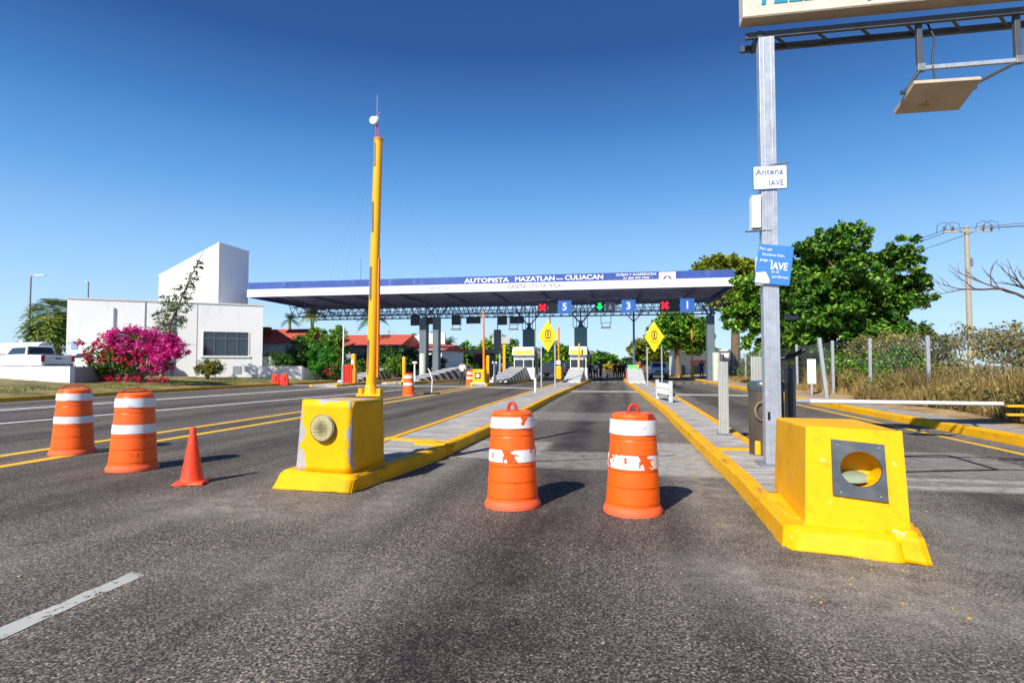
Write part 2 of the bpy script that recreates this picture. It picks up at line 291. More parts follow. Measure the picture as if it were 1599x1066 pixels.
# ---------------------------------------------------------------- mesh helpers
class MB:
    def __init__(s): s.v = []; s.f = []; s.m = []
    def add(s, vs, fs, mi=0):
        b = len(s.v); s.v += [tuple(v) for v in vs]
        s.f += [tuple(b+i for i in f) for f in fs]; s.m += [mi]*len(fs); return s
    def box(s, c, d, rz=0, mi=0, top=None, M=None):
        tx, ty = top if top else (1, 1); vs = []
        for z, kx, ky in ((-.5, 1, 1), (.5, tx, ty)):
            for x, y in ((-.5, -.5), (.5, -.5), (.5, .5), (-.5, .5)):
                vs.append(Vector((x*d[0]*kx, y*d[1]*ky, z*d[2])))
        if M is not None: vs = [M @ v for v in vs]
        if rz: q = Matrix.Rotation(rz, 3, 'Z'); vs = [q @ v for v in vs]
        vs = [v+Vector(c) for v in vs]
        return s.add(vs, [(3,2,1,0),(4,5,6,7),(0,1,5,4),(1,2,6,5),(2,3,7,6),(3,0,4,7)], mi)
    def hexa(s, bot, top, mi=0):
        return s.add(list(bot)+list(top), [(3,2,1,0),(4,5,6,7),(0,1,5,4),(1,2,6,5),(2,3,7,6),(3,0,4,7)], mi)
    def prism(s, poly, z0, z1, mi=0):
        n = len(poly); vs = [(x, y, z0) for x, y in poly]+[(x, y, z1) for x, y in poly]
        fs = [tuple(range(n-1, -1, -1)), tuple(range(n, 2*n))]+[(i, (i+1) % n, n+(i+1) % n, n+i) for i in range(n)]
        return s.add(vs, fs, mi)
    def prism_y(s, poly, y0, y1, mi=0):     # poly in XZ
        n = len(poly); vs = [(x, y0, z) for x, z in poly]+[(x, y1, z) for x, z in poly]
        fs = [tuple(range(n)), tuple(range(2*n-1, n-1, -1))]+[((i+1) % n, i, n+i, n+(i+1) % n) for i in range(n)]
        return s.add(vs, fs, mi)
    def prism_x(s, poly, x0, x1, mi=0):     # poly in YZ
        n = len(poly); vs = [(x0, y, z) for y, z in poly]+[(x1, y, z) for y, z in poly]
        fs = [tuple(range(n-1, -1, -1)), tuple(range(n, 2*n))]+[(i, (i+1) % n, n+(i+1) % n, n+i) for i in range(n)]
        return s.add(vs, fs, mi)
    def tube(s, pts, r, n=8, mi=0, cap=True):
        pts = [Vector(p) for p in pts]; rs = r if isinstance(r, (list, tuple)) else [r]*len(pts); b = []
        up = None
        for i, p in enumerate(pts):
            a = pts[max(i-1, 0)]; c = pts[min(i+1, len(pts)-1)]; d = (c-a)
            if d.length < 1e-9: d = Vector((0, 0, 1))
            d.normalize()
            if up is None: up = d.orthogonal().normalized()
            else:
                up = (up-d*up.dot(d)); up = up.normalized() if up.length > 1e-6 else d.orthogonal().normalized()
            w = d.cross(up)
            b += [p+(up*math.cos(2*math.pi*k/n)+w*math.sin(2*math.pi*k/n))*rs[i] for k in range(n)]
        fs = []
        for i in range(len(pts)-1):
            for k in range(n):
                fs.append((i*n+k, i*n+(k+1) % n, (i+1)*n+(k+1) % n, (i+1)*n+k))
        if cap: fs += [tuple(range(n-1, -1, -1)), tuple(range((len(pts)-1)*n, len(pts)*n))]
        return s.add(b, fs, mi)
    def lathe(s, prof, n=32, c=(0, 0, 0), mi=0, axis='Z', caps=True, sq=(1, 1)):
        vs = []
        for r, z in prof:
            for k in range(n):
                a = 2*math.pi*k/n; x, y = r*math.cos(a)*sq[0], r*math.sin(a)*sq[1]
                if axis == 'Z': v = (x, y, z)
                elif axis == 'Y': v = (x, -z, y)
                else: v = (z, x, y)
                vs.append((v[0]+c[0], v[1]+c[1], v[2]+c[2]))
        fs = [(i*n+k, i*n+(k+1) % n, (i+1)*n+(k+1) % n, (i+1)*n+k) for i in range(len(prof)-1) for k in range(n)]
        if caps: fs += [tuple(range(n-1, -1, -1)), tuple(range((len(prof)-1)*n, len(prof)*n))]
        return s.add(vs, fs, mi)
    def build(s, name, mats, parent=None, world=False, smooth=False, bevel=0, loc=None, seg=2):
        me = bpy.data.meshes.new(name); me.from_pydata(s.v, [], s.f); me.update()
        if not isinstance(mats, (list, tuple)): mats = [mats]
        for m_ in mats: me.materials.append(m_)
        if len(mats) > 1:
            for p, i in zip(me.polygons, s.m): p.material_index = i
        o = bpy.data.objects.new(name, me); COL.objects.link(o)
        if world and parent is not None:
            me.transform(Matrix.Translation(-parent.location))
        if parent is not None: o.parent = parent
        if loc is not None: o.location = loc
        if smooth:
            for p in me.polygons: p.use_smooth = True
            try: me.set_sharp_from_angle(angle=R(38))
            except Exception: pass
        if bevel:
            bv = o.modifiers.new('bevel', 'BEVEL'); bv.width = bevel; bv.segments = seg; bv.limit_method = 'ANGLE'; bv.angle_limit = R(35)
        return o
def thing(name, label, cat, loc=(0, 0, 0), rz=0, group=None):
    o = bpy.data.objects.new(name, None); COL.objects.link(o); o.empty_display_size = .1
    o.location = loc; o.rotation_euler = (0, 0, rz); o['label'] = label; o['category'] = cat
    if group: o['group'] = group
    return o
def tag(o, label, cat, group=None, kind=None):
    if label: o['label'] = label
    if cat: o['category'] = cat
    if group: o['group'] = group
    if kind: o['kind'] = kind
    return o
def struct(o, label=None):
    o['kind'] = 'structure'
    if label: o['label'] = label
    return o
def kids(o): return [c for c in bpy.data.objects if c.parent == o]
def dup(root, loc, rz=None, label=None, group=None, scale=None):
    def rec(o, par):
        c = o.copy(); COL.objects.link(c)
        if par is not None: c.parent = par
        for ch in kids(o): rec(ch, c)
        return c
    r = rec(root, None); r.location = loc
    if rz is not None: r.rotation_euler = (0, 0, rz)
    if scale: r.scale = scale
    if label: r['label'] = label
    if group: r['group'] = group
    return r
def text(body, name, m_, parent, loc, size, rot=(R(90), 0, 0), width=None, depth=.004, bold=0, align='CENTER', shear=0):
    cu = bpy.data.curves.new(name, 'FONT'); cu.body = body; cu.size = size; cu.extrude = depth; cu.offset = bold
    cu.align_x = align; cu.align_y = 'CENTER'; cu.shear = shear; cu.resolution_u = 3
    o = bpy.data.objects.new(name, cu); COL.objects.link(o); bpy.context.view_layer.update()
    dg = bpy.context.evaluated_depsgraph_get(); me = bpy.data.meshes.new_from_object(o.evaluated_get(dg))
    bpy.data.objects.remove(o); bpy.data.curves.remove(cu)
    if width:
        xs = [v.co.x for v in me.vertices]; w0 = max(xs)-min(xs); me.transform(Matrix.Diagonal((width/w0, 1, 1, 1)))
    me.materials.clear(); me.materials.append(m_); me.name = name
    o = bpy.data.objects.new(name, me); COL.objects.link(o); o.parent = parent; o.location = loc; o.rotation_euler = rot
    return o
def strip(mb, p0, p1, w, z, mi=0, nseg=1):
    p0 = Vector(p0); p1 = Vector(p1); d = (p1-p0).normalized(); nrm = Vector((-d.y, d.x))*w/2
    return mb.add([(p0.x-nrm.x, p0.y-nrm.y, z), (p1.x-nrm.x, p1.y-nrm.y, z), (p1.x+nrm.x, p1.y+nrm.y, z), (p0.x+nrm.x, p0.y+nrm.y, z)], [(0, 1, 2, 3)], mi)
def kerb_line(mb, pts, w, z0, z1, side=1, mi=0, jit=.0, step=None):
    # a kerb of width w to the given side of a polyline, slightly uneven top edge
    P = []
    for (a, b) in zip(pts[:-1], pts[1:]):
        a = Vector(a); b = Vector(b); n = max(1, int((b-a).length/(step or 9999)))
        for i in range(n): P.append(a.lerp(b, i/n))
    P.append(Vector(pts[-1])); n = len(P); vs = []
    for i, p in enumerate(P):
        d = (P[min(i+1, n-1)]-P[max(i-1, 0)]).normalized(); q = Vector((-d.y, d.x))*side
        j = rng.uniform(-jit, jit); j2 = rng.uniform(-jit, jit); ch = min(.02, w*.2)
        o_ = p-q*.012
        vs += [(o_.x+q.x*j, o_.y+q.y*j, z0), (p.x+q.x*j, p.y+q.y*j, z1-ch+j2), (p.x+q.x*(ch+j), p.y+q.y*(ch+j), z1+j2), (p.x+q.x*w, p.y+q.y*w, z1+j2), (p.x+q.x*w, p.y+q.y*w, z0)]
    fs = []
    for i in range(n-1):
        for k in range(4):
            a = i*5+k; f = (a, a+5, a+6, a+1) if side > 0 else (a+1, a+6, a+5, a); fs.append(f)
    fs += [(0, 1, 2, 3, 4), tuple((n-1)*5+k for k in (4, 3, 2, 1, 0))]
    return mb.add(vs, fs, mi)

# ---------------------------------------------------------------- the ground, road, kerbs, markings
def grid_sheet(name, x0, x1, y0, y1, z, m_, n=1):
    mb = MB(); mb.add([(x0, y0, z), (x1, y0, z), (x1, y1, z), (x0, y1, z)], [(0, 1, 2, 3)]); return struct(mb.build(name, m_))
grid_sheet('ground', -900, 900, -60, 1500, -.03, M_DIRT)
grid_sheet('road', -24, 7.2, -30, 700, 0, M_ASPH)
# left verge: raised bank behind the kerb
mb = MB(); LK = [(-23.2, -20), (-23.2, 33), (-22.6, 42), (-23.5, 50), (-24.2, 90), (-25, 300)]
vs = []; fs = []
cols = (0, .8, 2.5, 5, 9, 14, 40, 120); hz = (.15, .17, .32, .45, .6, .8, .9, .9)
rows = []
for y in range(-20, 301, 4):
    for (a, b) in zip(LK[:-1], LK[1:]):
        if a[1] <= y <= b[1]: x0 = a[0]+(b[0]-a[0])*(y-a[1])/(b[1]-a[1])
    rows.append((x0, y))
for (x0, y) in rows:
    for c_, h in zip(cols, hz): vs.append((x0-.2-c_, y, h+rng.uniform(-.05, .05)*(c_ > 1)))
nc = len(cols)
for i in range(len(rows)-1):
    for k in range(nc-1): a = i*nc+k; fs.append((a, a+nc, a+nc+1, a+1))
mb.add(vs, fs); struct(mb.build('verge', M_VERGE, smooth=True))
# right side: pavement strip, then earth
mb = MB(); mb.prism([(7.22, -12), (8.1, -12), (8.3, 20), (8.6, 45), (9.2, 90), (7.5, 90), (7.22, 40)], 0.0, .145); struct(mb.build('pavement', M_PAVE))
mb = MB(); vs = []; fs = []; xs = (8.05, 8.9, 10.5, 13, 20, 60, 200); hz = (.146, .2, .28, .3, .3, .3, .3)
ys = list(range(-12, 121, 3))
for y in ys:
    for x, h in zip(xs, hz): vs.append((x+(.6*max(0, y-45)/45 if x == 8.6 else 0), y, h+rng.uniform(-.06, .06)*(x > 9)))
for i in range(len(ys)-1):
    for k in range(len(xs)-1): a = i*len(xs)+k; fs.append((a, a+1, a+len(xs)+1, a+len(xs)))
mb.add(vs, fs); struct(mb.build('embankment', ground_mat('dry_field_soil', '#7a5f40', '#a88b5e', '#c9ad7c'), smooth=True))
# kerbs of the road
mb = MB(); kerb_line(mb, LK[::1], .2, 0, .17, 1, jit=.006, step=2); struct(mb.build('kerb', M_KERBD))
mb = MB(); kerb_line(mb, [(7.0, -12), (7.02, 24), (7.2, 45), (7.4, 90)], .22, 0, .17, -1, jit=.006, step=1.5); struct(mb.build('kerb', M_KERB))

def island(Lp, Rp, front, mk, z=.17, ramp_y=None):
    # Lp, Rp: left and right edge polylines (from near to far)
    k = MB(); kerb_line(k, Rp, .17, 0, z, 1, jit=.005, step=1.2); kerb_line(k, Lp, .15, 0, z, -1, jit=.005, step=1.2)
    ex, ey = Rp[-1][0], Rp[-1][1]
    o = struct(k.build('kerb', mk))
    s = MB(); poly = [(x+.14, y) for x, y in Lp]+[(x-.16, y) for x, y in Rp[::-1]]
    s.prism(poly, 0.0, z-.012); struct(s.build('traffic_island', M_ISL)); return o
I1L = [(-3.86, 6.25), (-3.92, 12), (-4.08, 18), (-4.05, 40), (-3.75, 66)]; I1R = [(-2.87, 6.2), (-2.62, 8.2), (-2.5, 12), (-2.52, 24), (-2.15, 47), (-2.05, 66)]
I2L = [(1.30, 4.9), (1.37, 7), (1.40, 18), (1.12, 35), (.85, 48), (.85, 66)]; I2R = [(2.2, 4.85), (2.25, 10), (2.42, 18), (2.6, 30), (2.6, 66)]
island(I1L, I1R, None, M_KERB); island(I2L, I2R, None, M_KERB)
island([(-9.75, 38.4), (-9.6, 66)], [(-8.55, 38.4), (-7.5, 50), (-7.5, 66)], None, M_KERB)
island([(-17.2, 40.5), (-17.3, 66)], [(-15.5, 40.5), (-14.7, 44), (-13.3, 53), (-13.3, 66)], None, M_KERB)
island([(-19.6, 34.8), (-20.2, 42), (-22.6, 58)], [(-17.7, 34.8), (-18.3, 41), (-20.6, 57)], None, M_KERB)
mb = MB(); mb.prism([(-4.0+.14, 9.35), (-2.62, 9.0), (-2.60, 9.12), (-3.86, 9.47)], .1, .185); mb.prism([(1.5, 9.0), (2.2, 9.1), (2.2, 9.22), (1.5, 9.12)], .1, .185)
mb.prism([(-3.15, 8.82), (-2.48, 8.75), (-2.46, 8.98), (-3.15, 9.02)], .1, .19)
struct(mb.build('kerb', M_KERB))
# painted lines
yl = MB()
for x0, y0, x1, y1 in ((-9.47, 4, -9.44, 16), (-9.44, 16, -9.35, 37.5), (-8.5, 4, -8.4, 15), (-8.4, 15, -8.75, 37.5)):
    strip(yl, (x0, y0), (x1, y1), .20, .004)
strip(yl, (6.35, 4), (6.5, 28), .12, .004)
struct(yl.build('road_marking', M_YLINE))
wl = MB()
for x0, y0, x1, y1 in ((-20.2, -2, -16.6, 42), (-16.0, 2, -12.0, 32), (-20.9, -2, -17.0, 42)):
    strip(wl, (x0, y0), (x1, y1), .22, .004)
for a, b, w in (((-2.45, 31.0), (1.3, 31.0), .4), ((-2.45, 32.0), (1.3, 31.9), .38), ((2.6, 28.3), (6.95, 28.0), .38), ((2.6, 29.2), (6.95, 28.9), .38),
                ((-23, 37.2), (-9.8, 36.6), .5), ((-9.8, 36.6), (-4.15, 34.1), .45), ((-9.8, 37.6), (-4.15, 35.1), .35), ((-23, 38.4), (-9.8, 37.8), .35)):
    strip(wl, a, b, w, .008)
for k in range(8): strip(wl, (-2.0+k*.62*.75, 49.4), (-1.7+k*.62*.75, 49.4), .5, .004)
for k in range(7): strip(wl, (2.9+k*.62, 46.4), (3.25+k*.62, 46.4), .5, .004)
for k in range(9): strip(wl, (-22.5+k*.95, 44.4), (-22.0+k*.95, 44.4), .5, .004)
struct(wl.build('road_marking', M_WLINE))
# cement repair in front of the loops, right lane repair, cut joints
def ragged(mb, pts, z, n=7, j=.06):
    out = []
    for i, p in enumerate(pts):
        q = pts[(i+1) % len(pts)]
        for k in range(n): out.append((p[0]+(q[0]-p[0])*k/n+rng.uniform(-j, j), p[1]+(q[1]-p[1])*k/n+rng.uniform(-j, j), z))
    return mb.add(out, [tuple(range(len(out)))])
mb = MB(); ragged(mb, [(2.6, 7.5), (5.6, 7.75), (5.6, 7.95), (2.6, 7.85)], .004, j=.03)
struct(mb.build('road_patch', M_PATCH))
mb = MB(); ragged(mb, [(-3.29, 1.6), (-3.14, 1.6), (-3.14, 3.47), (-3.27, 3.5)], .004, n=16, j=.010); struct(mb.build('road_marking', M_WDASH))
mb = MB(); Q = [(3.55, 8.45), (5.1, 8.9), (5.15, 10.2), (3.7, 9.8)]
for a, b in zip(Q, Q[1:]+Q[:1]): strip(mb, a, b, .055, .009)
strip(mb, (4.2, 8.7), (6.2, 9.1), .03, .009)
for a, b in (((-2.3, 9.35), (.9, 9.85)), ((-1.5, 8.3), (.95, 9.45)), ((-2.4, 8.6), (-.9, 8.5))): strip(mb, a, b, .022, .009)
struct(mb.build('road_joint', M_TAR))

# debris on the road: grit and paint flakes, nobody could count them
mb = MB(); cols_ = []
for i in range(300):
    u = rng.random()
    if u < .45: x, y = rng.gauss(-3.6, .9), rng.gauss(5.1, .55)
    elif u < .7: x, y = rng.gauss(1.7, .8), rng.gauss(4.1, .45)
    elif u < .82: x, y = rng.gauss(1.0, .15), rng.uniform(5, 12)
    else: x, y = rng.uniform(-6, 3.5), rng.uniform(1.8, 12)
    if (-3.95 < x < -2.8 and y > 6) or (1.25 < x < 2.3 and y > 4.5): continue
    s = rng.choice((.004, .005, .006, .006, .009))*rng.uniform(.7, 1.3); a = rng.uniform(0, 3)
    mb.box((x, y, s*.25+.001), (s*2, s*1.3, s*.5), rz=a, mi=rng.choice((0, 0, 0, 1, 1, 2)), top=(.6, .6))
g = mb.build('gravel', [mat('grit_pale', '#a39c90', .8), mat('grit_dark', '#4a423b', .9), mat('grit_yellow', '#c99a30', .7)])
tag(g, 'loose grit and paint flakes scattered on the asphalt', None, kind='stuff')

# ---------------------------------------------------------------- channelising drums
def drum(label, loc, h=.96, rb=.245, rt=.205, fl=.285, bands=((.79, .90), (.46, .58)), wide=False, torn=(0, 0), rz=0, steps=(.115, .28, .44, .60, .75), group=None, tag_patch=False):
    t = thing('traffic_drum', label, 'traffic drum', loc, rz, group)
    def rad(z): return rb+(rt-rb)*z/h
    prof = []; zs = [.05]+[s*h for s in steps]+[h-.05]
    for i, (a, b) in enumerate(zip(zs[:-1], zs[1:])):
        k = .014*(len(zs)-i)/len(zs)
        prof += [(rad(a)+k+.006, a), (rad(b)+k+.003, b-.020), (rad(b)+k+.002, b-.010), (rad(b)+k*.1, b-.002)]
    prof += [(rt+.002, h-.045), (rt+.004, h-.03), (rt-.012, h-.006), (rt-.04, h), (.02, h+.004)]
    MB().lathe(prof, 48).build('body', M_ORANGE, t, smooth=True)
    MB().lathe([(fl, .0), (fl+.004, .03), (fl-.012, .058), (rb+.02, .075), (rb-.01, .085)], 48).build('base_ring', M_BASEOR, t, smooth=True)
    for i, (a, b) in enumerate(bands):
        rr = [(rad(a)+.0185, a), (rad((a+b)/2)+.0185, (a+b)/2), (rad(b)+.0175, b)]
        MB().lathe(rr, 48, caps=False).build('reflective_band', M_REFLT if torn[i] else M_REFL, t, smooth=True)
    if wide:
        pts = [(math.cos(a)*rt*.93, .0, h-.03+math.sin(a)*.085) for a in np.linspace(0, math.pi, 15)]
        m = MB()
        for (p, q) in zip(pts[:-1], pts[1:]):
            p = Vector(p); q = Vector(q); c = (p+q)/2; d = (q-p)
            ang = math.atan2(d.z, d.x); m.box(c, (d.length*1.08, .05, .022), M=Matrix.Rotation(-ang, 3, 'Y'))
        m.build('handle', M_HANDLE, t, bevel=.004)
    else:
        pts = [(0, math.cos(a)*.045, h-.01+math.sin(a)*.075+(.015 if 0 < i < 14 else 0)) for i, a in enumerate(np.linspace(0, math.pi, 15))]
        m = MB(); m.tube([(.0, p[1], p[2]) for p in pts], .016, 10); m.box((0, 0, h+.004), (.05, .13, .014)); m.build('handle', M_HANDLE, t, smooth=True, loc=None)
    if tag_patch:
        m = MB(); m.box((0, -rad(.2)-.012, .2), (.09, .006, .09)); m.build('moulded_panel', M_ORANGE, t, bevel=.003)
    return t
drum('orange drum with torn white bands standing left of its twin in the middle lane', (-1.03, 5.84, 0), h=.955, torn=(1, 1), rz=R(75), group='drums closing the middle lane')
d2 = drum('orange drum with a broken red lid edge standing nearer the right island', (.165, 5.80, 0), h=.955, bands=((.76, .90), (.44, .57)), torn=(0, 1), rz=R(100), group='drums closing the middle lane')
m = MB(); m.box((.0, -.19, .93), (.085, .04, .055)); m.build('lid_lip', M_HANDLE, d2, bevel=.005)
for c in kids(d2):
    if c.name.startswith('lid_lip'): c.rotation_euler = (0, 0, R(-50))
drum('leftmost orange drum with two clean bands on the yellow lines', (-8.62, 7.98, 0), h=1.04, rb=.275, rt=.215, fl=.315, bands=((.86, .97), (.50, .61)), wide=True, rz=R(47), group='drums on the double yellow line')
drum('orange drum with moulded panel between the leftmost drum and the cone', (-6.50, 6.92, 0), h=1.04, rb=.275, rt=.215, fl=.315, bands=((.85, .97), (.50, .62)), wide=True, rz=R(43), group='drums on the double yellow line', tag_patch=True)
drum('small distant orange drum on the yellow lines beyond the raised boom', (-9.62, 26.1, 0), h=1.02, rb=.27, rt=.21, fl=.31, bands=((.80, .94), (.46, .60)), wide=True, rz=R(20))
drum('far orange drum beside the small yellow block with target plate', (-10.0, 39.4, 0), h=1.05, rb=.27, rt=.21, fl=.31, bands=((.80, .94), (.46, .60)), wide=True, rz=R(14))

# ---------------------------------------------------------------- traffic cone
t = thing('traffic_cone', 'small scuffed orange-red cone on the asphalt beside the drums', 'traffic cone', (-5.02, 6.22, 0), R(20))
MB().lathe([(.135, .02), (.125, .05), (.085, .30), (.07, .40), (.045, .56), (.036, .60), (.036, .655), (.028, .672), (.004, .674)], 32).build('body', M_CONE, t, smooth=True)
m = MB(); n = 12; pts = []
for k in range(4):
    for j in range(6):
        a = j/6; c0 = [(-.17, -.17), (.17, -.17), (.17, .17), (-.17, .17)]; p = c0[k]; q = c0[(k+1) % 4]
        pts.append((p[0]+(q[0]-p[0])*a+rng.uniform(-.006, .006), p[1]+(q[1]-p[1])*a+rng.uniform(-.006, .006)))
b = [(x, y, .0+rng.uniform(0, .012)) for x, y in pts]; tp = [(x*.97, y*.97, .03+rng.uniform(-.004, .010)) for x, y in pts]
m.add(b+tp, [tuple(range(23, -1, -1)), tuple(range(24, 48))]+[(i, (i+1) % 24, 24+(i+1) % 24, 24+i) for i in range(24)])
m.build('base', M_CONE, t, bevel=.004)
M_STAIN = mat('yellow_scuff', '#f59a30', .6)

# ---------------------------------------------------------------- concrete end blocks of the two near islands
def ringface(outer, cx, cz, r, yf, n=40):
    # front wall with a round opening: outer = 4 corners (x,z) ccw, yf(x,z) -> y
    vs = []; fs = []
    for k in range(n):
        a = 2*math.pi*k/n; dx, dz = math.cos(a), math.sin(a)
        best = None
        for i in range(4):
            (x1, z1), (x2, z2) = outer[i], outer[(i+1) % 4]
            ex, ez = x2-x1, z2-z1; det = dx*(-ez)+dz*ex
            if abs(det) < 1e-9: continue
            s_ = ((x1-cx)*(-ez)+(z1-cz)*ex)/det; u = (dx*(z1-cz)-dz*(x1-cx))/det
            if s_ > 0 and -1e-6 <= u <= 1+1e-6 and (best is None or s_ < best): best = s_
        vs.append((cx+dx*best, cz+dz*best))
    inner = [(cx+math.cos(2*math.pi*k/n)*r, cz+math.sin(2*math.pi*k/n)*r) for k in range(n)]
    # snap the nearest outer point to each corner
    for c in outer:
        j = min(range(n), key=lambda i: (vs[i][0]-c[0])**2+(vs[i][1]-c[1])**2); vs[j] = c
    V = [(x, yf(x, z), z) for x, z in vs]+[(x, yf(x, z), z) for x, z in inner]
    F = [(k, (k+1) % n, n+(k+1) % n, n+k) for k in range(n)]
    return V, F, inner
def rough_block(name, bot, top, mats, parent, bev=.025, noise_amp=.008, cuts=10):
    m = MB(); m.hexa(bot, top); o = m.build(name, mats, parent)
    bm = bmesh.new(); bm.from_mesh(o.data)
    bmesh.ops.bevel(bm, geom=bm.edges[:], offset=bev, segments=2, affect='EDGES')
    bmesh.ops.subdivide_edges(bm, edges=[e for e in bm.edges if e.calc_length() > .12], cuts=cuts, use_grid_fill=True)
    from mathutils import noise as mn
    for v in bm.verts:
        w = mn.noise_vector(v.co*4)*noise_amp+mn.noise_vector(v.co*17)*noise_amp*.4; v.co += w
    bm.to_mesh(o.data); bm.free()
    for p in o.data.polygons: p.use_smooth = True
    return o
def worn_block_mat():
    m = M_YWORN.copy(); m.name = 'yellow_paint_worn_to_concrete_edges'; t = m.node_tree; b = t.nodes['Principled BSDF']; src = b.inputs['Base Color'].links[0].from_socket
    c = N(t, 'ShaderNodeTexCoord'); o = c.outputs['Object']; sx = N(t, 'ShaderNodeSeparateXYZ'); t.links.new(o, sx.inputs[0]); x, y, z = sx.outputs
    n = noise(t, o, 4.2, 7, .6, .3)
    e1 = math_(t, 'ADD', math_(t, 'ABSOLUTE', math_(t, 'SUBTRACT', x, .335)), math_(t, 'MULTIPLY', math_(t, 'MAXIMUM', math_(t, 'ADD', y, .42), 0.), .75))
    e2 = math_(t, 'ADD', math_(t, 'ABSOLUTE', math_(t, 'SUBTRACT', x, math_(t, 'ADD', -.415, math_(t, 'MULTIPLY', z, .11)))), math_(t, 'MULTIPLY', math_(t, 'MAXIMUM', math_(t, 'ADD', y, .36), 0.), .6))
    lim = math_(t, 'ADD', .015, math_(t, 'MULTIPLY', math_(t, 'SUBTRACT', n, .47), .7))
    f = math_(t, 'MAXIMUM', math_(t, 'LESS_THAN', e1, lim), math_(t, 'LESS_THAN', math_(t, 'MULTIPLY', e2, .8), lim))
    f = math_(t, 'MAXIMUM', f, math_(t, 'GREATER_THAN', math_(t, 'SUBTRACT', n, math_(t, 'MULTIPLY', math_(t, 'SUBTRACT', 1.0, z), 1.2)), .50))
    t.links.new(mixc(t, f, src, ramp(t, n, [(.3, hexc('#8e8c92')), (.7, hexc('#b4b0b2'))])), b.inputs['Base Color']); return m
LB = Vector((-3.3, 6.6, 0))
t = thing('concrete_end_block', 'yellow concrete island end block with round reflector and chipped grey corners', 'end block', LB)
def L(pts): return [tuple(Vector(p)-LB) for p in pts]
rough_block('block_body', L([(-3.70, 6.27, .17), (-2.98, 6.19, .17), (-2.90, 7.02, .17), (-3.62, 7.12, .17)]), L([(-3.60, 6.22, 1.02), (-2.95, 6.17, 1.01), (-2.91, 6.98, 1.0), (-3.52, 7.08, 1.0)]), worn_block_mat(), t, bev=.012, noise_amp=.004)
rough_block('plinth', L([(-3.92, 6.10, -.02), (-2.88, 6.01, -.02), (-2.82, 7.1, -.02), (-3.86, 7.2, -.02)]), L([(-3.82, 6.17, .20), (-2.87, 6.05, .175), (-2.84, 7.1, .18), (-3.84, 7.2, .19)]), M_YWORN, t, noise_amp=.012)
m = MB(); m.lathe([(.15, 0), (.15, .035), (.135, .05), (.02, .056)], 40, c=(0, 0, 0), axis='Y'); d = m.build('reflector', honey_mat(), t, smooth=True, loc=(-.005, -.405, .695)); d.rotation_euler = (0, 0, R(-5)); d['label'] = 'round honeycomb reflector'
m = MB(); m.lathe([(.153, 0), (.159, .02), (.159, .036), (.150, .040)], 40, axis='Y', caps=False); d = m.build('reflector_rim', M_DARKST, t, smooth=True, loc=(-.005, -.40, .695)); d.rotation_euler = (0, 0, R(-5))

RB = Vector((1.85, 5.4, 0))
t = thing('concrete_end_block', 'large yellow concrete end block with steel plate around a round hole', 'end block', RB)
def Lr(pts): return [tuple(Vector(p)-RB) for p in pts]
bot = Lr([(1.47, 4.94, .12), (2.14, 4.74, .12), (2.31, 6.1, .12), (1.60, 6.35, .12)]); top = Lr([(1.51, 5.00, .935), (2.13, 4.85, .925), (2.26, 6.03, .905), (1.60, 6.22, .895)])
m = MB(); m.add(bot+top, [(3,2,1,0), (4,5,6,7), (1,2,6,5), (2,3,7,6), (3,0,4,7)])
P0, P1, P3 = Vector(bot[0]), Vector(bot[1]), Vector(top[0]); nrm = (P1-P0).cross(P3-P0).normalized()
def yf(x, z): return P0.y-((x-P0.x)*nrm.x+(z-P0.z)*nrm.z)/nrm.y
cx, cz, r = 1.852-RB.x, .625, .145
V, F, inner = ringface([(bot[0][0], bot[0][2]), (bot[1][0], bot[1][2]), (top[1][0], top[1][2]), (top[0][0], top[0][2])], cx, cz, r, yf)
m.add(V, F); n = len(inner)
cav = [(x, yf(x, z), z) for x, z in inner]+[(x, yf(x, z)+.22, z) for x, z in inner]
m.add(cav, [((k+1) % n, k, n+k, n+(k+1) % n) for k in range(n)]+[tuple(range(2*n-1, n-1, -1))])
o = m.build('block_body', M_YBLK, t)
bm = bmesh.new(); bm.from_mesh(o.data); bmesh.ops.remove_doubles(bm, verts=bm.verts, dist=.0008); bmesh.ops.recalc_face_normals(bm, faces=bm.faces); bm.to_mesh(o.data); bm.free()
bv = o.modifiers.new('bevel', 'BEVEL'); bv.width = .02; bv.segments = 3; bv.limit_method = 'ANGLE'; bv.angle_limit = R(50)
# steel plate
pl = [(1.665-RB.x, .415), (2.012-RB.x, .395), (2.008-RB.x, .818), (1.672-RB.x, .84)]
V, F, inner = ringface(pl, cx, cz, r-.012, lambda x, z: yf(x, z)-.024); V2 = [(x, y+.018, z) for x, y, z in V]
n = len(inner); m = MB(); m.add(V+V2, F+[tuple(reversed([i+2*n for i in f])) for f in F]+[((k+1) % n, k, 2*n+k, 2*n+(k+1) % n) for k in range(n)]+[(n+k, n+(k+1) % n, 3*n+(k+1) % n, 3*n+k) for k in range(n)])
pm = mat('weathered_steel_plate', '#5a6068', .45, .5, var=.25, scale=9, dirt='#8a8060', dirtamt=.35)
po = m.build('steel_plate', pm, t)
for (bx, bz) in ((-.14, .80), (.12, .79), (-.135, .44), (.115, .43)):
    MB().lathe([(.009, 0), (.009, .006), (.002, .008)], 10, axis='Y').build('bolt', M_GALVR, po, loc=(bx, yf(bx, bz)-.024, bz))
lm = MB(); lm.lathe([(.11, 0), (.125, .012), (.12, .03), (.09, .045), (.02, .05)], 32); lo_ = lm.build('fallen_lens', mat('lamp_lens_green_white', '#8e9f86', .35, var=.1), t, loc=(cx-.01, yf(cx, cz)+.13, cz-.105), smooth=True); lo_.rotation_euler = (R(8), R(-4), 0)
MB().lathe([(.04, 0), (.055, .03), (.02, .045)], 16).build('lamp_foot', M_YBLK, t, loc=(cx+.085, yf(cx, cz)+.07, cz-.115))
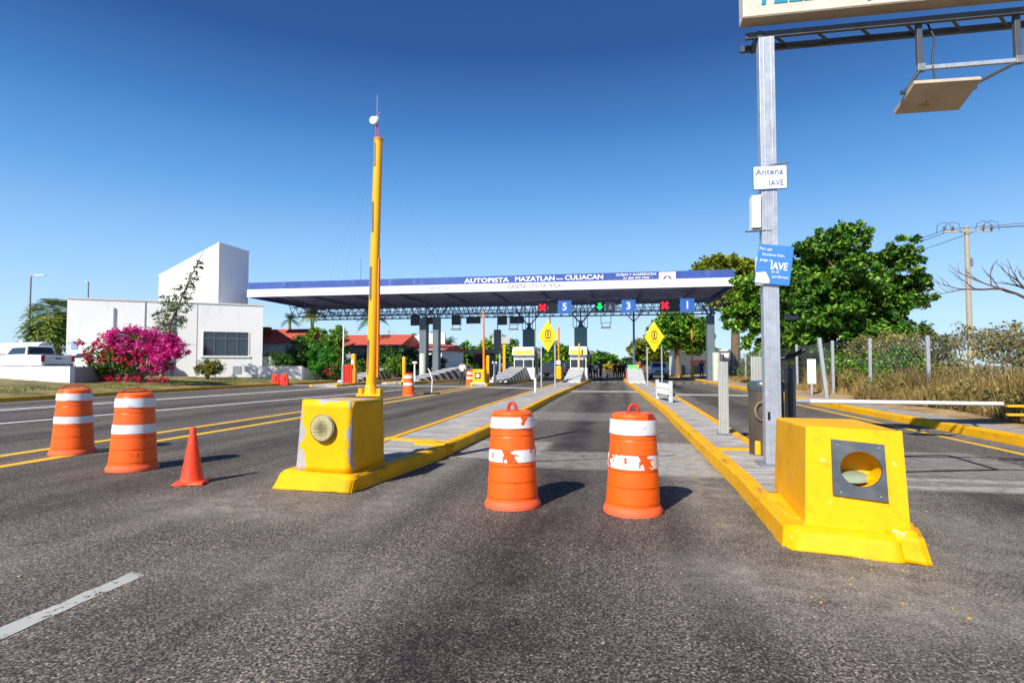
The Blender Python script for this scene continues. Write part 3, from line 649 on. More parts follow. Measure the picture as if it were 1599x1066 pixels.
rough_block('plinth', Lr([(1.30, 4.78, -.02), (2.06, 4.60, -.02), (2.30, 6.1, -.02), (1.40, 6.2, -.02)]), Lr([(1.36, 4.84, .165), (2.06, 4.66, .17), (2.28, 6.1, .175), (1.41, 6.2, .17)]), M_YBLK, t, noise_amp=.010)
rough_block('plinth_toe', Lr([(1.98, 4.68, -.02), (2.19, 4.54, -.02), (2.34, 4.95, -.02), (2.05, 5.2, -.02)]), Lr([(1.98, 4.72, .22), (2.155, 4.60, .205), (2.29, 5.0, .21), (2.05, 5.2, .22)]), M_YBLK, t, bev=.03, noise_amp=.012, cuts=5)

# ---------------------------------------------------------------- raised barrier boom behind the left block
t = thing('barrier_boom', 'tall raised yellow barrier boom behind the left end block', 'barrier boom', (-3.22, 7.3, .16))
m = MB(); m.tube([(0, 0, 0), (0, 0, .93)], .075, 20); m.box((0, 0, .86), (.34, .20, .03)); m.tube([(0, 0, .86), (0, 0, 1.0)], [.10, .07], 20)
for s_ in (-1, 1): m.box((s_*.13, 0, .91), (.05, .12, .08)); 
m.build('foot', M_YTUBE, t, bevel=.004, smooth=True)
bm_ = MB(); lean = .075/3.5
bm_.tube([(0, 0, .93), (.003, 0, 1.05), (lean*3.42, 0, 4.32)], [.065, .066, .058], 20); bo = bm_.build('boom', M_YTUBE, t, smooth=True)
for z0, z1 in ((1.14, 1.60), (2.13, 2.58), (3.05, 3.46), (3.95, 4.27)):
    zc = (z0+z1)/2; MB().box((-.022+lean*(zc-.9), -.058, zc), (.032, .012, z1-z0)).build('reflector_strip', mat('brown_reflector', '#6f5a4a', .4), bo)
MB().tube([(lean*3.42, 0, 4.31), (lean*3.45, 0, 4.345)], .062, 20).build('end_cap', M_ORCAP, t)
MB().box((.065+lean*1.5, .0, 1.9), (.02, .05, 1.6)).build('side_rail', M_ORCAP, t)

# ---------------------------------------------------------------- gantry over the right lane
PX, PY = 1.97, 7.84
t = thing('gantry', 'galvanised steel gantry post on the right island with arm over the lane', 'gantry', (PX, PY, .16))
m = MB(); m.box((0, 0, 2.76), (.19, .15, 5.5)); m.box((-.04, -.078, 2.76), (.012, .008, 5.5)); m.box((.05, -.078, 2.76), (.012, .008, 5.5)); m.build('post', M_GALV, t, bevel=.006)
MB().box((0, 0, .012), (.36, .34, .022)).build('base_plate', M_GALVR, t)
m = MB(); m.box((-.055, -.079, .62), (.03, .006, .10)); m.build('slot', M_BLK, t)
m = MB()
for dy in (-.02, .30): m.box((2.9, dy, 5.56), (6.3, .055, .075))
for k in range(12):
    x = .1+k*.52; m.tube([(x, 0, 5.555), (x+.26, .29, 5.555)], .018, 6)
m.box((-.08, .14, 5.56), (.06, .40, .09)); m.build('arm_truss', M_DARKST, t)
bz_ = MB(); bz_.tube([(.12, .1, 5.50), (.6, .16, 5.46), (1.1, .16, 5.52), (1.7, .18, 5.50), (2.0, .15, 5.48)], .012, 6); bz_.build('cable', M_BLK, t, smooth=True)
# the post at the far end of the arm, off the picture to the right
m = MB(); m.box((6.0, .14, 2.7), (.19, .15, 5.65)); m.build('post', M_GALV, t, bevel=.006)
t = thing('sign_board', 'cream overhead sign box with teal letters on top of the gantry', 'sign', (4.7, 7.72, 5.86))
m = MB(); m.box((0, 0, .40), (6.1, .24, .80)); m.build('board_box', M_CREAM, t, bevel=.01)
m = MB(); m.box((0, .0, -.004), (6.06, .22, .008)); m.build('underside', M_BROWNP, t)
text('TELEPEAJE', 'lettering', M_TEAL, t, (-2.10, -.124, .25), .36, width=1.62, bold=.008, shear=.12)
t = thing('antenna_panel', 'flat cream toll antenna panel hanging from the gantry arm', 'antenna', (4.3, 7.7, 4.7))
def q(x, y, z): return (x-4.3, y-7.7, z-4.7)
th = Vector((0, .03, .055))
a = [Vector(q(3.55, 8.0, 4.62)), Vector(q(4.29, 8.0, 4.62)), Vector(q(4.28, 7.5, 4.77)), Vector(q(3.56, 7.5, 4.78))]
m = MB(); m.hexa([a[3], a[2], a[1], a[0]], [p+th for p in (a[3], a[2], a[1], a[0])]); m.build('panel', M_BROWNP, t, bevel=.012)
m = MB(); m.box(q(3.83, 7.86, 4.655), (.12, .02, .012)); m.box(q(3.83, 7.80, 4.67), (.012, .05, .012)); m.build('mark', mat('tan_label', '#b0813c', .6), t)
m = MB()
for x in (3.80, 4.88): MB().box(q(x, 7.88, 5.43), (.06, .06, .62)).build('hanger', M_DARKST, t, bevel=.003)
m = MB(); m.box(q(4.34, 7.86, 5.13), (1.14, .045, .05)); m.build('cross_bar', M_GALV, t, bevel=.003)
for xa, xb in ((3.80, 3.56), (4.88, 4.28)):
    m = MB(); m.tube([q(xa, 7.86, 5.12), q(xb, 7.72, 4.80)], .022, 6); m.tube([q(xb-.05, 7.72, 4.78), q(xb+.05, 7.72, 4.78)], .03, 8); m.build('strut', M_DARKST, t)
m = MB(); m.tube([q(3.9, 7.9, 5.75), q(3.98, 7.88, 5.5), q(3.93, 7.86, 5.2), q(3.93, 7.8, 4.95), q(3.98, 7.76, 4.78)], .012, 6); m.build('cable', M_BLK, t, smooth=True)
for x in (3.80, 4.88): MB().box(q(x, 7.85, 5.13), (.09, .07, .09)).build('clamp', M_GALVR, t, bevel=.005)
# signs and box on the post
t = thing('post_sign', 'white rectangular sign reading Antena IAVE high on the gantry post', 'sign', (1.975, 7.745, 3.815))
MB().box((0, 0, 0), (.395, .012, .29)).build('sign_sheet', M_SIGNW, t, bevel=.002)
MB().box((0, .006, 0), (.415, .008, .31)).build('border', M_BLUEL, t)
text('Antena', 'lettering', M_BLUEL, t, (-.01, -.008, .07), .11, width=.33); text('IAVE', 'lettering', M_BLUEL, t, (.07, -.008, -.075), .10, width=.17)
MB().lathe([(.05, 0), (.05, .003)], 24, axis='Y').build('worn_emblem', mat('faded_emblem', '#d8d8bc', .5), t, loc=(-.1, -.006, -.05))
MB().tube([(.0, .02, .16), (.03, .02, .17), (.24, .03, .20)], .012, 6).build('bracket', M_GALVR, t)
t = thing('junction_box', 'white metal box fixed to the side of the gantry post', 'box', (1.80, 7.80, 3.38))
m = MB(); m.box((0, 0, 0), (.11, .16, .42)); m.build('box_body', M_WHITE, t, bevel=.006)
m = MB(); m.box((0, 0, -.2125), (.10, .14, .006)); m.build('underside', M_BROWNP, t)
MB().box((.03, 0, -.23), (.30, .10, .015)).build('bracket', M_GALV, t); MB().box((.08, .02, .235), (.08, .05, .05)).build('bracket', M_GALV, t)
t = thing('post_sign', 'tilted blue sign about IAVE tied to the gantry post', 'sign', (2.0, 7.73, 2.69))
tilt = R(-6)
MB().box((0, 0, 0), (.42, .01, .50)).build('sign_sheet', M_SIGNB, t, bevel=.002)
for s_, y_, x_, z_, w_ in (('Para que', .19, -.12, .055, .15), ('funcione bien,', .12, -.02, .055, .27), ('pega tu', .05, -.10, .055, .15), ('en el', -.09, .02, .05, .09), ('parabrisas', -.15, .09, .05, .19)):
    text(s_, 'lettering', M_WHITE, t, (x_, -.0065, y_), z_, width=w_)
text('IAVE', 'lettering', M_WHITE, t, (.06, -.0065, -.02), .13, width=.20, bold=.003)
m = MB(); m.add([(-.20, -.0065, -.12), (-.09, -.0065, -.10), (-.03, -.0065, -.20), (-.04, -.0065, -.245), (-.205, -.0065, -.245)], [(4, 3, 2, 1, 0)]); m.build('drawn_tag', M_SIGNW, t)
t.rotation_euler = (0, R(7.5), 0)
t = thing('box_cover', 'plain white back plate half hidden behind the tilted blue sign', 'plate', (1.84, 7.79, 2.62))
MB().box((0, 0, 0), (.09, .10, .36)).build('plate', M_SIGNW, t, bevel=.004)

# ---------------------------------------------------------------- barrier machine with its lowered arm, guard posts
t = thing('barrier_gate', 'lowered white barrier arm on a metal cylinder behind the gantry post', 'barrier gate', (2.12, 8.75, .16))
bm_c = mat('brushed_bronze_steel', '#7d7266', .3, .75, var=.25, scale=3, dirt='#5a4a38', dirtamt=.5)
m = MB(); m.lathe([(.235, 0), (.235, .90), (.22, .91)], 40, sq=(1, .8)); m.build('housing', bm_c, t, smooth=True)
m = MB(); m.lathe([(.245, .895), (.248, .93), (.248, 1.0), (.22, 1.035), (.05, 1.045)], 40, sq=(1, .8)); m.build('cap', mat('grey_green_cap', '#3f4a4d', .3), t, smooth=True)
m = MB(); m.tube([(-.08+math.cos(a)*.11, -.20+.01*math.sin(3*a), .62+math.sin(a)*.13) for a in np.linspace(0, 5.6, 26)], .014, 6); m.build('cable', mat('brown_cable', '#8a7358', .6), t, smooth=True)
m = MB(); m.box((-.15, -.14, .10), (.08, .05, .20)); m.build('paint_smear', M_YTUBE, t, bevel=.02)
m = MB(); m.box((.33, .02, .86), (.10, .22, .70)); m.box((.33, .0, .45), (.06, .12, .25)); m.build('arm_mount', mat('navy_arm_mount', '#262c36', .45), t, bevel=.02)
m = MB(); m.tube([(.38, -.02, .755), (.58, .0, .752)], .030, 14); m.build('arm_clamp', M_GALV, t)
m = MB(); m.tube([(.58, 0, .752), (3.17, .33, .725)], [.030, .026], 14); m.build('arm', M_WHITE, t, smooth=True)
t = thing('arm_rest', 'yellow forked rest at the tip of the lowered barrier arm', 'rest', (5.92, 9.05, 0))
m = MB(); m.box((-.05, .0, .86), (1.1, .05, .03)); m.box((-.05, .0, .74), (1.1, .05, .03)); m.build('fork', M_YTUBE, t)
m = MB(); m.box((.50, 0, .43), (.09, .09, .86)); m.build('post', M_YTUBE, t, bevel=.004)
def guardpost(loc, lab, h=1.32):
    t = thing('guard_post', lab, 'guard post', loc, R(-8), 'ribbed metal guard posts')
    prof = []; w = .17
    for k in range(4): prof += [(-w/2+k*w/4, -.045), (-w/2+(k+.55)*w/4, -.045), (-w/2+(k+.7)*w/4, -.025), (-w/2+(k+.9)*w/4, -.025)]
    prof += [(w/2, -.045), (w/2, .045), (-w/2, .045)]
    m = MB(); m.prism(prof, 0, h); m.build('post', mat('ribbed_grey_paint', '#a9aba8', .5, .1, var=.1), t)
    MB().box((0, 0, .01), (.26, .2, .018)).build('foot_plate', M_GALVR, t); return t
guardpost((1.96, 11.1, .165), 'ribbed grey guard post left of the barrier machine')
guardpost((2.34, 10.25, .165), 'ribbed grey guard post rising right behind the barrier machine cap', 1.40)
# rack of white rollers between two posts
t = thing('roller_guard', 'low guard of white rollers between two grey posts on the right island', 'roller guard', (1.72, 21.2, .165))
for (x, y) in ((.14, -1.0), (-.16, .9)): MB().box((x, y, .36), (.13, .13, .72)).build('post', mat('pale_grey_paint', '#b5bbc0', .5), t, bevel=.008)
m = MB(); m.tube([(.12, -.98, .60), (-.14, .9, .60)], .03, 8); m.tube([(.12, -.98, .22), (-.14, .9, .22)], .05, 8); m.build('rail', M_BLK, t)
for zz in (.30, .52):
    for k in range(4):
        f = k/3*.7+.12; x = .12+(-.26)*f; y = -.98+1.88*f
        MB().lathe([(.04, 0), (.10, .02), (.115, .09), (.10, .16), (.04, .18)], 16, axis='X', c=(x-.12, y, zz)).build('roller', M_WHITE, t, smooth=True)
for k in range(2): MB().lathe([(.05, 0), (.06, .05), (.03, .10)], 12, axis='X', c=(.2, -1.0, .58-.32*k)).build('knob', M_BLK, t)
t = thing('marker_post', 'short white marker post on the left island', 'marker post', (-3.63, 26.6, .16))
MB().lathe([(.055, 0), (.055, .62), (.04, .66)], 16).build('post', M_WHITE, t, smooth=True); MB().lathe([(.06, .50), (.06, .58)], 16, caps=False).build('collar', M_SIGNW, t)
# diamond signs
def diamond(x, y, lab, w, zc, hw, hh):
    t = thing('warning_sign', lab, 'road sign', (x, y, .16))
    m = MB(); m.prism_y([(0, -hh), (hw, 0), (0, hh), (-hw, 0)], -.012, .012); s_ = m.build('sign_plate', mat('yellow_sign_sheet', '#fbc803', .45, var=.03), t, loc=(0, 0, zc), bevel=.01)
    for sx in (-1, 1): MB().box((sx*w/2, .06, 1.15 if sx < 0 else 1.2), (.07, .05, 2.4)).build('post', M_GALV, t)
    MB().box((0, .045, zc-.05), (w+.1, .03, .06)).build('cross_bar', M_GALV, t)
    for dx, rr in ((-.05, (.10, .27)), (.08, (.10, .27))):
        m = MB(); n = 28
        vs = []
        for r_ in (1.0, .62): vs += [(math.cos(2*math.pi*k/n)*rr[0]*r_*1.05, -.016-.006*(dx > 0), math.sin(2*math.pi*k/n)*rr[1]*(r_+.12*(r_ < 1))) for k in range(n)]
        m.add(vs, [((k+1) % n, k, n+k, n+(k+1) % n) for k in range(n)]); m.build('tyre_symbol', M_BLK, s_, loc=(dx-.01, 0, .10))
    for k in range(5): MB().box((-.12+.0*k, -.0165, .10+(k-2)*.09), (.05, .004, .02)).build('tread_mark', M_BLK, s_)
    MB().box((0, -.0145, -.27), (.52, .004, .035)).build('symbol_bar', M_BLK, s_)
    MB().box((0, -.0145, -.36), (.34, .004, .018)).build('symbol_bar', mat('brown_sign_ink', '#8a6a10', .5), s_)
    return t
diamond(-3.80, 33.3, 'yellow diamond tyre sign on two posts on the left island', .80, 2.95, .55, .95)
diamond(2.35, 35.4, 'yellow diamond tyre sign on two posts on the right island', .85, 2.95, .58, .93)

# ---------------------------------------------------------------- toll plaza canopy
CY, CX0, CX1, CZ = 46.5, -32.3, 9.15, 7.5
t = thing('toll_canopy', 'long flat canopy with blue and white fascia lettered AUTOPISTA MAZATLAN CULIACAN over the lanes', 'canopy', (-11, CY, 0))
def W_(m, name, mt, **kw): return m.build(name, mt, t, world=True, **kw)
m = MB(); m.box(((CX0+CX1)/2, CY+.06, CZ+.98), (CX1-CX0, .12, .62)); W_(m, 'fascia_band', M_NAVY)
m = MB(); m.box(((CX0+CX1)/2-.02, CY+.04, CZ+.335), (CX1-CX0+.1, .16, .67)); W_(m, 'fascia_panel', mat('weathered_white_fascia', '#d6d8de', .6, var=.04, scale=.7, dirt='#b4b8c4', dirtamt=.4, scuff='#a4a8b4', scuffamt=.5, scuffvec=(2.5, 1, .3)))
m = MB()
for x in np.arange(CX0+2.4, CX1, 2.4): m.box((x, CY-.042, CZ+.335), (.012, .004, .66))
W_(m, 'fascia_seam', mat('seam_grey', '#b9bcc2', .6))
m = MB(); m.box(((CX0+CX1)/2, CY+5.6, CZ+.35), (CX1-CX0-.3, 10.9, .12)); W_(m, 'roof_deck', M_SOFF)
for x in (CX0+.06, CX1-.06): W_(MB().box((x, CY+5.7, CZ+.6), (.12, 10.9, 1.3)), 'end_fascia', M_NAVY)
m = MB()
for i, y in enumerate(np.arange(CY+.9, CY+11, .75)): m.box(((CX0+CX1)/2, y, CZ+.25), (CX1-CX0-.5, .10, .08), mi=0)
W_(m, 'deck_rib', mat('soffit_rib_steel', '#9aa2cc', .5, var=.3, scale=.8))
m = MB()
for x in np.arange(CX0+1, CX1, 4.2): m.box((x, CY+5.6, CZ+.16), (.14, 10.4, .16))
W_(m, 'beam', M_SOFF)
m = MB(); m.box(((CX0+CX1)/2, CY+11.05, CZ+.05), (CX1-CX0, .14, .30)); W_(m, 'rear_beam', mat('pale_steel_edge', '#8088a8', .5))
def truss(y, z0, z1, x0, x1, step, r):
    m = MB(); m.tube([(x0, y, z0), (x1, y, z0)], r*1.4, 6); m.tube([(x0, y, z1), (x1, y, z1)], r*1.3, 6); m.tube([(x0, y+1.2, (z0+z1)/2), (x1, y+1.2, (z0+z1)/2)], r, 5)
    n = int((x1-x0)/step)
    for k in range(n):
        x = x0+k*step
        m.tube([(x, y, z0), (x+step/2, y, z1)], r*.8, 4, cap=False); m.tube([(x+step/2, y, z1), (x+step, y, z0)], r*.8, 4, cap=False)
        m.tube([(x, y, z0), (x+step/2, y+1.2, (z0+z1)/2)], r*.6, 4, cap=False); m.tube([(x+step/2, y, z1), (x+step/2, y+1.2, (z0+z1)/2)], r*.6, 4, cap=False)
    return m
W_(truss(50.6, 6.02, 6.95, -30.5, 9.2, .82, .04), 'truss', M_TRUSS); W_(truss(55.6, 6.15, 7.3, -30.5, 9.2, .82, .045), 'truss', M_TRUSS)
m = MB()
for x in (CX0+1.4, CX0+3):
    m.tube([(x, CY+.5, CZ+.2), (x+1.4, 55.6, 6.5)], .05, 5); m.tube([(x, CY+4, CZ+.2), (x+.5, 50.6, 6.3)], .04, 5)
W_(m, 'brace', M_TRUSS)
# columns: (x, y, width, kind)
for (x, y, w, d, h) in ((-17.05, 50.2, .66, .8, 5.6), (-15.85, 50.2, .55, .8, 5.6), (7.85, 50, .60, .8, 5.45)):
    m = MB(); m.box((x, y, h/2+.1), (w, d, h)); c_ = W_(m, 'column', M_COLG, bevel=.03)
    if x != -15.85:
        m = MB(); m.lathe([(.30, 0), (.30, 2.3), (.27, 2.35)], 16, c=(x+(.1 if x < 0 else .35), y-.62, .1)); W_(m, 'column_guard', M_COLL, smooth=True)
    m = MB()
    for dx, dy in ((-1.2, 0), (1.2, 0), (-.5, 2), (.5, 2)): m.tube([(x, y, h), (x+dx, y+.4+dy, 7.1)], .05, 6)
    W_(m, 'strut', M_TRUSS)
m = MB(); m.tube([(1.68, 51.5, 0.15), (1.68, 51.5, 6.3)], .09, 10); m.tube([(1.68, 51.5, 5.2), (.8, 51.5, 6.2)], .05, 6); m.tube([(1.68, 51.5, 5.2), (2.6, 51.5, 6.2)], .05, 6); W_(m, 'column', M_TRUSS)
for (x, y) in ((-3.0, 52.6), (-8.1, 55.0)):
    m = MB(); m.box((x, y, 2.4), (.5, .5, 4.8)); W_(m, 'column', M_COLG)
    m = MB(); m.box((x, y, 3.98), (1.12, .9, 1.75)); W_(m, 'grille_housing', mat('teal_grille_plate', '#4a7076', .35, .3, var=.15))
    m = MB()
    for k in range(7):
        for j in range(3): m.box((x-.36+j*.36, y-.462, 3.25+k*.25), (.27, .02, .12))
    W_(m, 'louvre', mat('pale_teal_louvre', '#a9d6cf' if x < -5 else '#5d8286', .4))
    m = MB(); m.lathe([(.34, 4.86), (.18, 5.1), (.14, 5.5)], 10, c=(x, y, 0)); 
    for dx in (-1.3, 1.3): m.tube([(x, y, 5.15), (x+dx, y, 6.7)], .07, 6)
    m.tube([(x, y, 5.2), (x, y, 6.6)], .06, 6); W_(m, 'capital', M_TRUSS)
    m = MB()
    for dx in (-.7, -.4, .3, .6): m.tube([(x+dx, y+.2, 4.8), (x+dx, y+.2, 7.2)], .03, 5)
    W_(m, 'conduit', M_TRUSS)
for x in (-10.9, -5.9):
    m = MB(); m.box((x, 53.5, 3.8), (.62, .5, 1.95)); m.tube([(x, 53.5, 4.7), (x, 53.5, 7)], .05, 6); W_(m, 'equipment_cabinet', M_GREY)
# antennas hanging from the truss
for x, dz in ((-13.9, 0), (-8.7, -.05), (-.7, .0)):
    m = MB()
    for s_ in (-.42, .42): m.tube([(x+s_, 49.9, 6.0), (x+s_, 49.8, 5.0+dz), (x+s_*.7, 49.7, 4.72+dz)], .028, 6)
    m.tube([(x-.42, 49.8, 5.02+dz), (x+.42, 49.8, 5.02+dz)], .022, 5); W_(m, 'antenna_frame', M_TRUSS)
    m = MB(); m.box((x, 49.65, 4.62+dz), (.82, .55, .12)); W_(m, 'toll_antenna', mat('tan_antenna', '#6f6a62', .5))
for x in (-8.0, -2.2, 3.2):
    m = MB(); m.box((x+1.2, 50.2, 7.12), (2.5, .06, .05)); m.box((x, 50.2, 7.0), (.06, .06, .3)); m.box((x+2.4, 50.1, 7.12), (.28, .2, .12)); W_(m, 'light_fitting', mat('lamp_rail', '#b8bcc8', .4))
m = MB(); m.tube([(-22.0, CY+1, CZ+1.2), (-22.0, CY+1, CZ+3.3)], .02, 5); W_(m, 'whip_aerial', M_TRUSS)
yF = -.02
def ft(body, m_, x0, x1, z, size, **kw):
    return text(body, 'lettering', m_, t, ((x0+x1)/2+11, -.045 if z < CZ+.6 else -.012, z), size, width=x1-x0, depth=.012, **kw)
ft('AUTOPISTA', M_WHITE, -12.32, -8.51, CZ+.93, .52, bold=.012); ft('MAZATLAN', M_WHITE, -8.0, -4.75, CZ+.95, .52, bold=.012)
ft('—', M_WHITE, -4.62, -4.05, CZ+.92, .5, bold=.02); ft('CULIACAN', M_WHITE, -3.9, -.84, CZ+.97, .52, bold=.012)
mg = mat('grey_letter_paint', '#7f7a78', .5)
ft('CASETA  COSTA  RICA', mg, -8.62, -4.23, CZ+.36, .42); ft('KM 170 + 507', mg, -15.27, -13.59, CZ+.38, .22)
ft('QUEJAS Y SUGERENCIAS', M_WHITE, .16, 3.29, CZ+1.10, .25, bold=.004); ft('01 800 990 3900', M_WHITE, .75, 2.75, CZ+.82, .22, bold=.004)
m = MB(); m.box((4.13, CY-.06, CZ+.78), (1.28, .05, .88)); lg = W_(m, 'emblem_panel', M_WHITE)
m = MB(); z0 = CZ+.66
m.add([(3.75, CY-.09, z0), (3.92, CY-.09, z0), (4.10, CY-.09, z0+.22), (4.05, CY-.09, z0+.33)], [(0, 1, 2, 3)]); m.add([(4.51, CY-.09, z0), (4.34, CY-.09, z0), (4.16, CY-.09, z0+.22), (4.21, CY-.09, z0+.33)], [(3, 2, 1, 0)])
W_(m, 'emblem', mat('charcoal_emblem', '#2d3a44', .5))
m = MB(); m.box((4.13, CY-.09, CZ+.50), (.8, .008, .05)); m.box((4.13, CY-.09, CZ+1.13), (.7, .008, .04)); W_(m, 'emblem_line', mat('emblem_green', '#8fb89a', .5))

# lane signals and number panels hanging under the canopy
def panel(name, lab, cat, x0, x1, z0, z1, mt, y=49.6, group=None):
    t = thing(name, lab, cat, ((x0+x1)/2, y, (z0+z1)/2), 0, group)
    MB().box((0, .08, 0), (x1-x0, .16, z1-z0)).build('panel', mt, t, bevel=.015)
    m = MB()
    for s_ in (-.3, .3): m.tube([(s_*(x1-x0), .1, (z1-z0)/2), (s_*(x1-x0), .1, 7.2-(z0+z1)/2)], .025, 5)
    m.build('hanger_rods', M_TRUSS, t); return t
GP = 'lane number panels under the canopy'
M_NUM = mat('numeral_white', '#f4f6f8', .4, emit=('#ffffff', .6))  # glow added so the numerals read in the canopy's shade
M_LED = mat('led_matrix_dark', '#3d403e', .5, var=.15, scale=20); M_LED2 = mat('led_matrix_green_grey', '#5b6660', .5)
for body, x0, x1, z0, z1 in (('5', -4.78, -3.61, 5.85, 6.98), ('3', .62, 1.77, 5.85, 6.94), ('1', 5.42, 6.56, 5.80, 6.96)):
    t = panel('lane_number_panel', 'square blue panel with white number %s under the canopy' % body, 'lane sign', x0, x1, z0, z1, M_LANEB, 49.5, GP)
    text(body, 'numeral', M_NUM, t, (0, -.008, 0), .85, bold=.02, depth=.01)
def cross(m, s, w):
    for a in (45, -45): m.box((0, 0, 0), (s, .03, w), M=Matrix.Rotation(R(a), 3, 'Y'))
for lab, x, mt, kind in (('dark signal box showing a lit red cross beside number 5', -6.1, M_RED, 'x'), ('dark signal box showing a lit green down arrow', -1.2, M_GREEN, 'a'), ('dark signal box showing a lit red cross beside number 1', 4.18, M_RED, 'x')):
    t = panel('lane_signal', lab, 'lane signal', x-.42, x+.40, 6.0, 6.80, M_LED, 49.5, 'lane signals under the canopy')
    m = MB()
    if kind == 'x': cross(m, .78, .24)
    else: m.prism_y([(0, -.34), (.33, .02), (.14, .02), (.14, .32), (-.14, .32), (-.14, .02), (-.33, .02)][::1], -.015, .015)
    m.build('symbol', mt, t, loc=(0, -.02, 0))
for x, lab, mt in ((-5.24, 'unlit grey signal box between the red cross and number 5', M_LED2), (-.32, 'grey signal box with a pale triangle right of the green arrow', mat('lilac_led_panel', '#7d7f96', .5)), (5.0, 'unlit dark signal box between the red cross and number 1', M_LED)):
    t = panel('lane_signal', lab, 'lane signal', x-.40, x+.38, 5.99, 6.79, mt, 49.5, 'lane signals under the canopy')
    if x == -.32:
        m = MB(); m.prism_y([(-.2, -.25), (.2, -.25), (0, .3)], -.01, .01); m.build('symbol', M_WHITE, t, loc=(0, -.015, 0)); 
for x0, x1, z0, z1, lab in ((-18.29, -17.4, 5.02, 5.9, 'dark square signal box left of the paired grey columns'), (-17.13, -15.86, 5.12, 5.78, 'wide dark signal box above the paired grey columns'),
        (-14.42, -13.6, 5.03, 5.85, 'dark square signal box right of the paired grey columns'), (-13.06, -11.76, 5.13, 5.77, 'wide dark signal box left of the thin orange boom'),
        (-10.19, -9.35, 4.98, 5.75, 'dark square signal box right of the thin orange boom'), (-9.09, -7.83, 5.08, 5.74, 'wide dark signal box left of the red cross beside 5')):
    t = panel('lane_signal', lab, 'lane signal', x0, x1, z0, z1, mat('charcoal_signal_back', '#33353a', .5), 50.0, 'lane signals under the canopy')
    if x1-x0 > 1: MB().box((0, -.012, 0), (.03, .01, z1-z0-.06)).build('divider', M_BLK, t)
    else: MB().box((0, -.03, z1/2-z0/2+.02), (x1-x0, .2, .03)).build('visor', M_BLK, t)

# ---------------------------------------------------------------- toll booths and striped ramps in front of them
M_BOOTH = mat('booth_white_panel', '#e9eae6', .5, var=.03); M_BYEL = mat('booth_yellow_sign', '#ffcf10', .5, var=.04)
def booth(x, y, w, lab, dark=False, d=3.2):
    t = thing('toll_booth', lab, 'toll booth', (x, y, .165), 0, 'toll booths under the canopy')
    if not dark:
        m = MB(); m.hexa([(-w/2, 0, 0), (w/2, 0, 0), (w/2, d, 0), (-w/2, d, 0)], [(-w/2+.08, 0, 1.05), (w/2, 0, 1.05), (w/2, d, 1.05), (-w/2+.08, d, 1.05)]); m.build('lower_wall', M_BOOTH, t)
        m = MB(); m.box((-w*.0, d/2, 2.05), (w*.92, d*.98, .62)); m.build('upper_wall', M_BOOTH, t)
        MB().box((0, d/2, 1.4), (w*.86, d*.94, .70)).build('window', M_GLASS, t)
        m = MB()
        for sx in (-.5, 0, .5): m.box((sx*w*.86, -.0+.03, 1.4), (.06, .06, .70))
        m.build('mullion', M_BOOTH, t)
        m = MB(); m.hexa([(-w/2-.02, -.30, 2.14), (w/2+.02, -.30, 2.14), (w/2+.02, d, 2.14), (-w/2-.02, d, 2.14)], [(-w/2+.03, -.18, 2.86), (w/2-.03, -.18, 2.86), (w/2-.03, d, 2.86), (-w/2+.03, d, 2.86)]); m.build('roof_sign', M_WHITE, t, bevel=.03)
        m = MB(); m.hexa([(-w/2+.08, -.315, 2.22), (w/2-.08, -.315, 2.22), (w/2-.08, -.25, 2.22), (-w/2+.08, -.25, 2.22)], [(-w/2+.12, -.25, 2.56), (w/2-.12, -.25, 2.56), (w/2-.12, -.2, 2.56), (-w/2+.12, -.2, 2.56)]); m.build('yellow_band', M_BYEL, t)
        MB().box((w/2+.22, 1.2, 2.35), (.55, 1.6, .35)).build('side_awning', M_GREY, t)
        MB().box((w/2+.015, 1.6, 1.3), (.03, 1.1, 1.7)).build('door', mat('booth_dark_door', '#23272c', .4), t)
        m = MB(); m.box((-.1, -.005, 1.93), (w*.35, .012, .14)); m.build('notice', mat('notice_grey', '#b9c2c4', .5), t)
    else:
        MB().box((0, d/2, 1.3), (w*.9, d, 2.4)).build('wall', mat('dark_booth_interior', '#1f1c1c', .6), t)
        m = MB(); m.box((-w/2, -.03, 1.25), (.14, .12, 2.3)); m.box((w/2, -.03, 1.25), (.14, .12, 2.3)); m.box((0, -.03, 2.4), (w, .12, .16)); m.build('frame', mat('rust_brown_frame', '#8a4a2c', .6), t)
        MB().box((0, d/2, 2.68), (w+1.1, d+.4, .42)).build('roof', mat('grey_booth_roof', '#8b8f98', .6), t)
        MB().box((w*.2, -.02, 1.7), (w*.35, .03, .6)).build('window', M_GLASS, t)
    return t
booth(-3.09, 50, 1.54, 'white toll booth with yellow sign nearest the open green arrow lane')
booth(-7.95, 50.6, 1.95, 'white toll booth with yellow sign behind the left diamond sign')
booth(-13.45, 58, 1.7, 'dark toll booth with brown frame behind the thin orange boom', dark=True)
M_STR = stripes_mat('white_black_hazard_stripes', '#dfe0e0', '#2b2e36', .0, .75, 1.1)
M_STR2 = stripes_mat('worn_grey_hazard_stripes', '#e2e4e2', '#a4a8a8', 2.2, 1.0, 2.6)
def ramp_nose(x, y0, y1, w, h, lab, mt, skew=0):
    t = thing('crash_ramp', lab, 'crash cushion', (x, y0, .16), 0, 'striped concrete ramps before the booths')
    L_ = y1-y0; m = MB(); m.hexa([(-w/2, 0, 0), (w/2, 0, 0), (w/2+skew, L_, 0), (-w/2+skew, L_, 0)], [(-w/2+.05, .1, .12), (w/2-.05, .1, .12), (w/2-.05+skew, L_, h), (-w/2+.05+skew, L_, h)])
    m.build('ramp', mt, t, bevel=.03); MB().box((skew, L_+.14, h*.5), (w*.9, .25, h)).build('end_wall', M_BOOTH, t, bevel=.02); return t
ramp_nose(-3.1, 42.2, 48.2, 1.35, .98, 'pale ridged ramp in front of the nearest white booth', M_STR2)
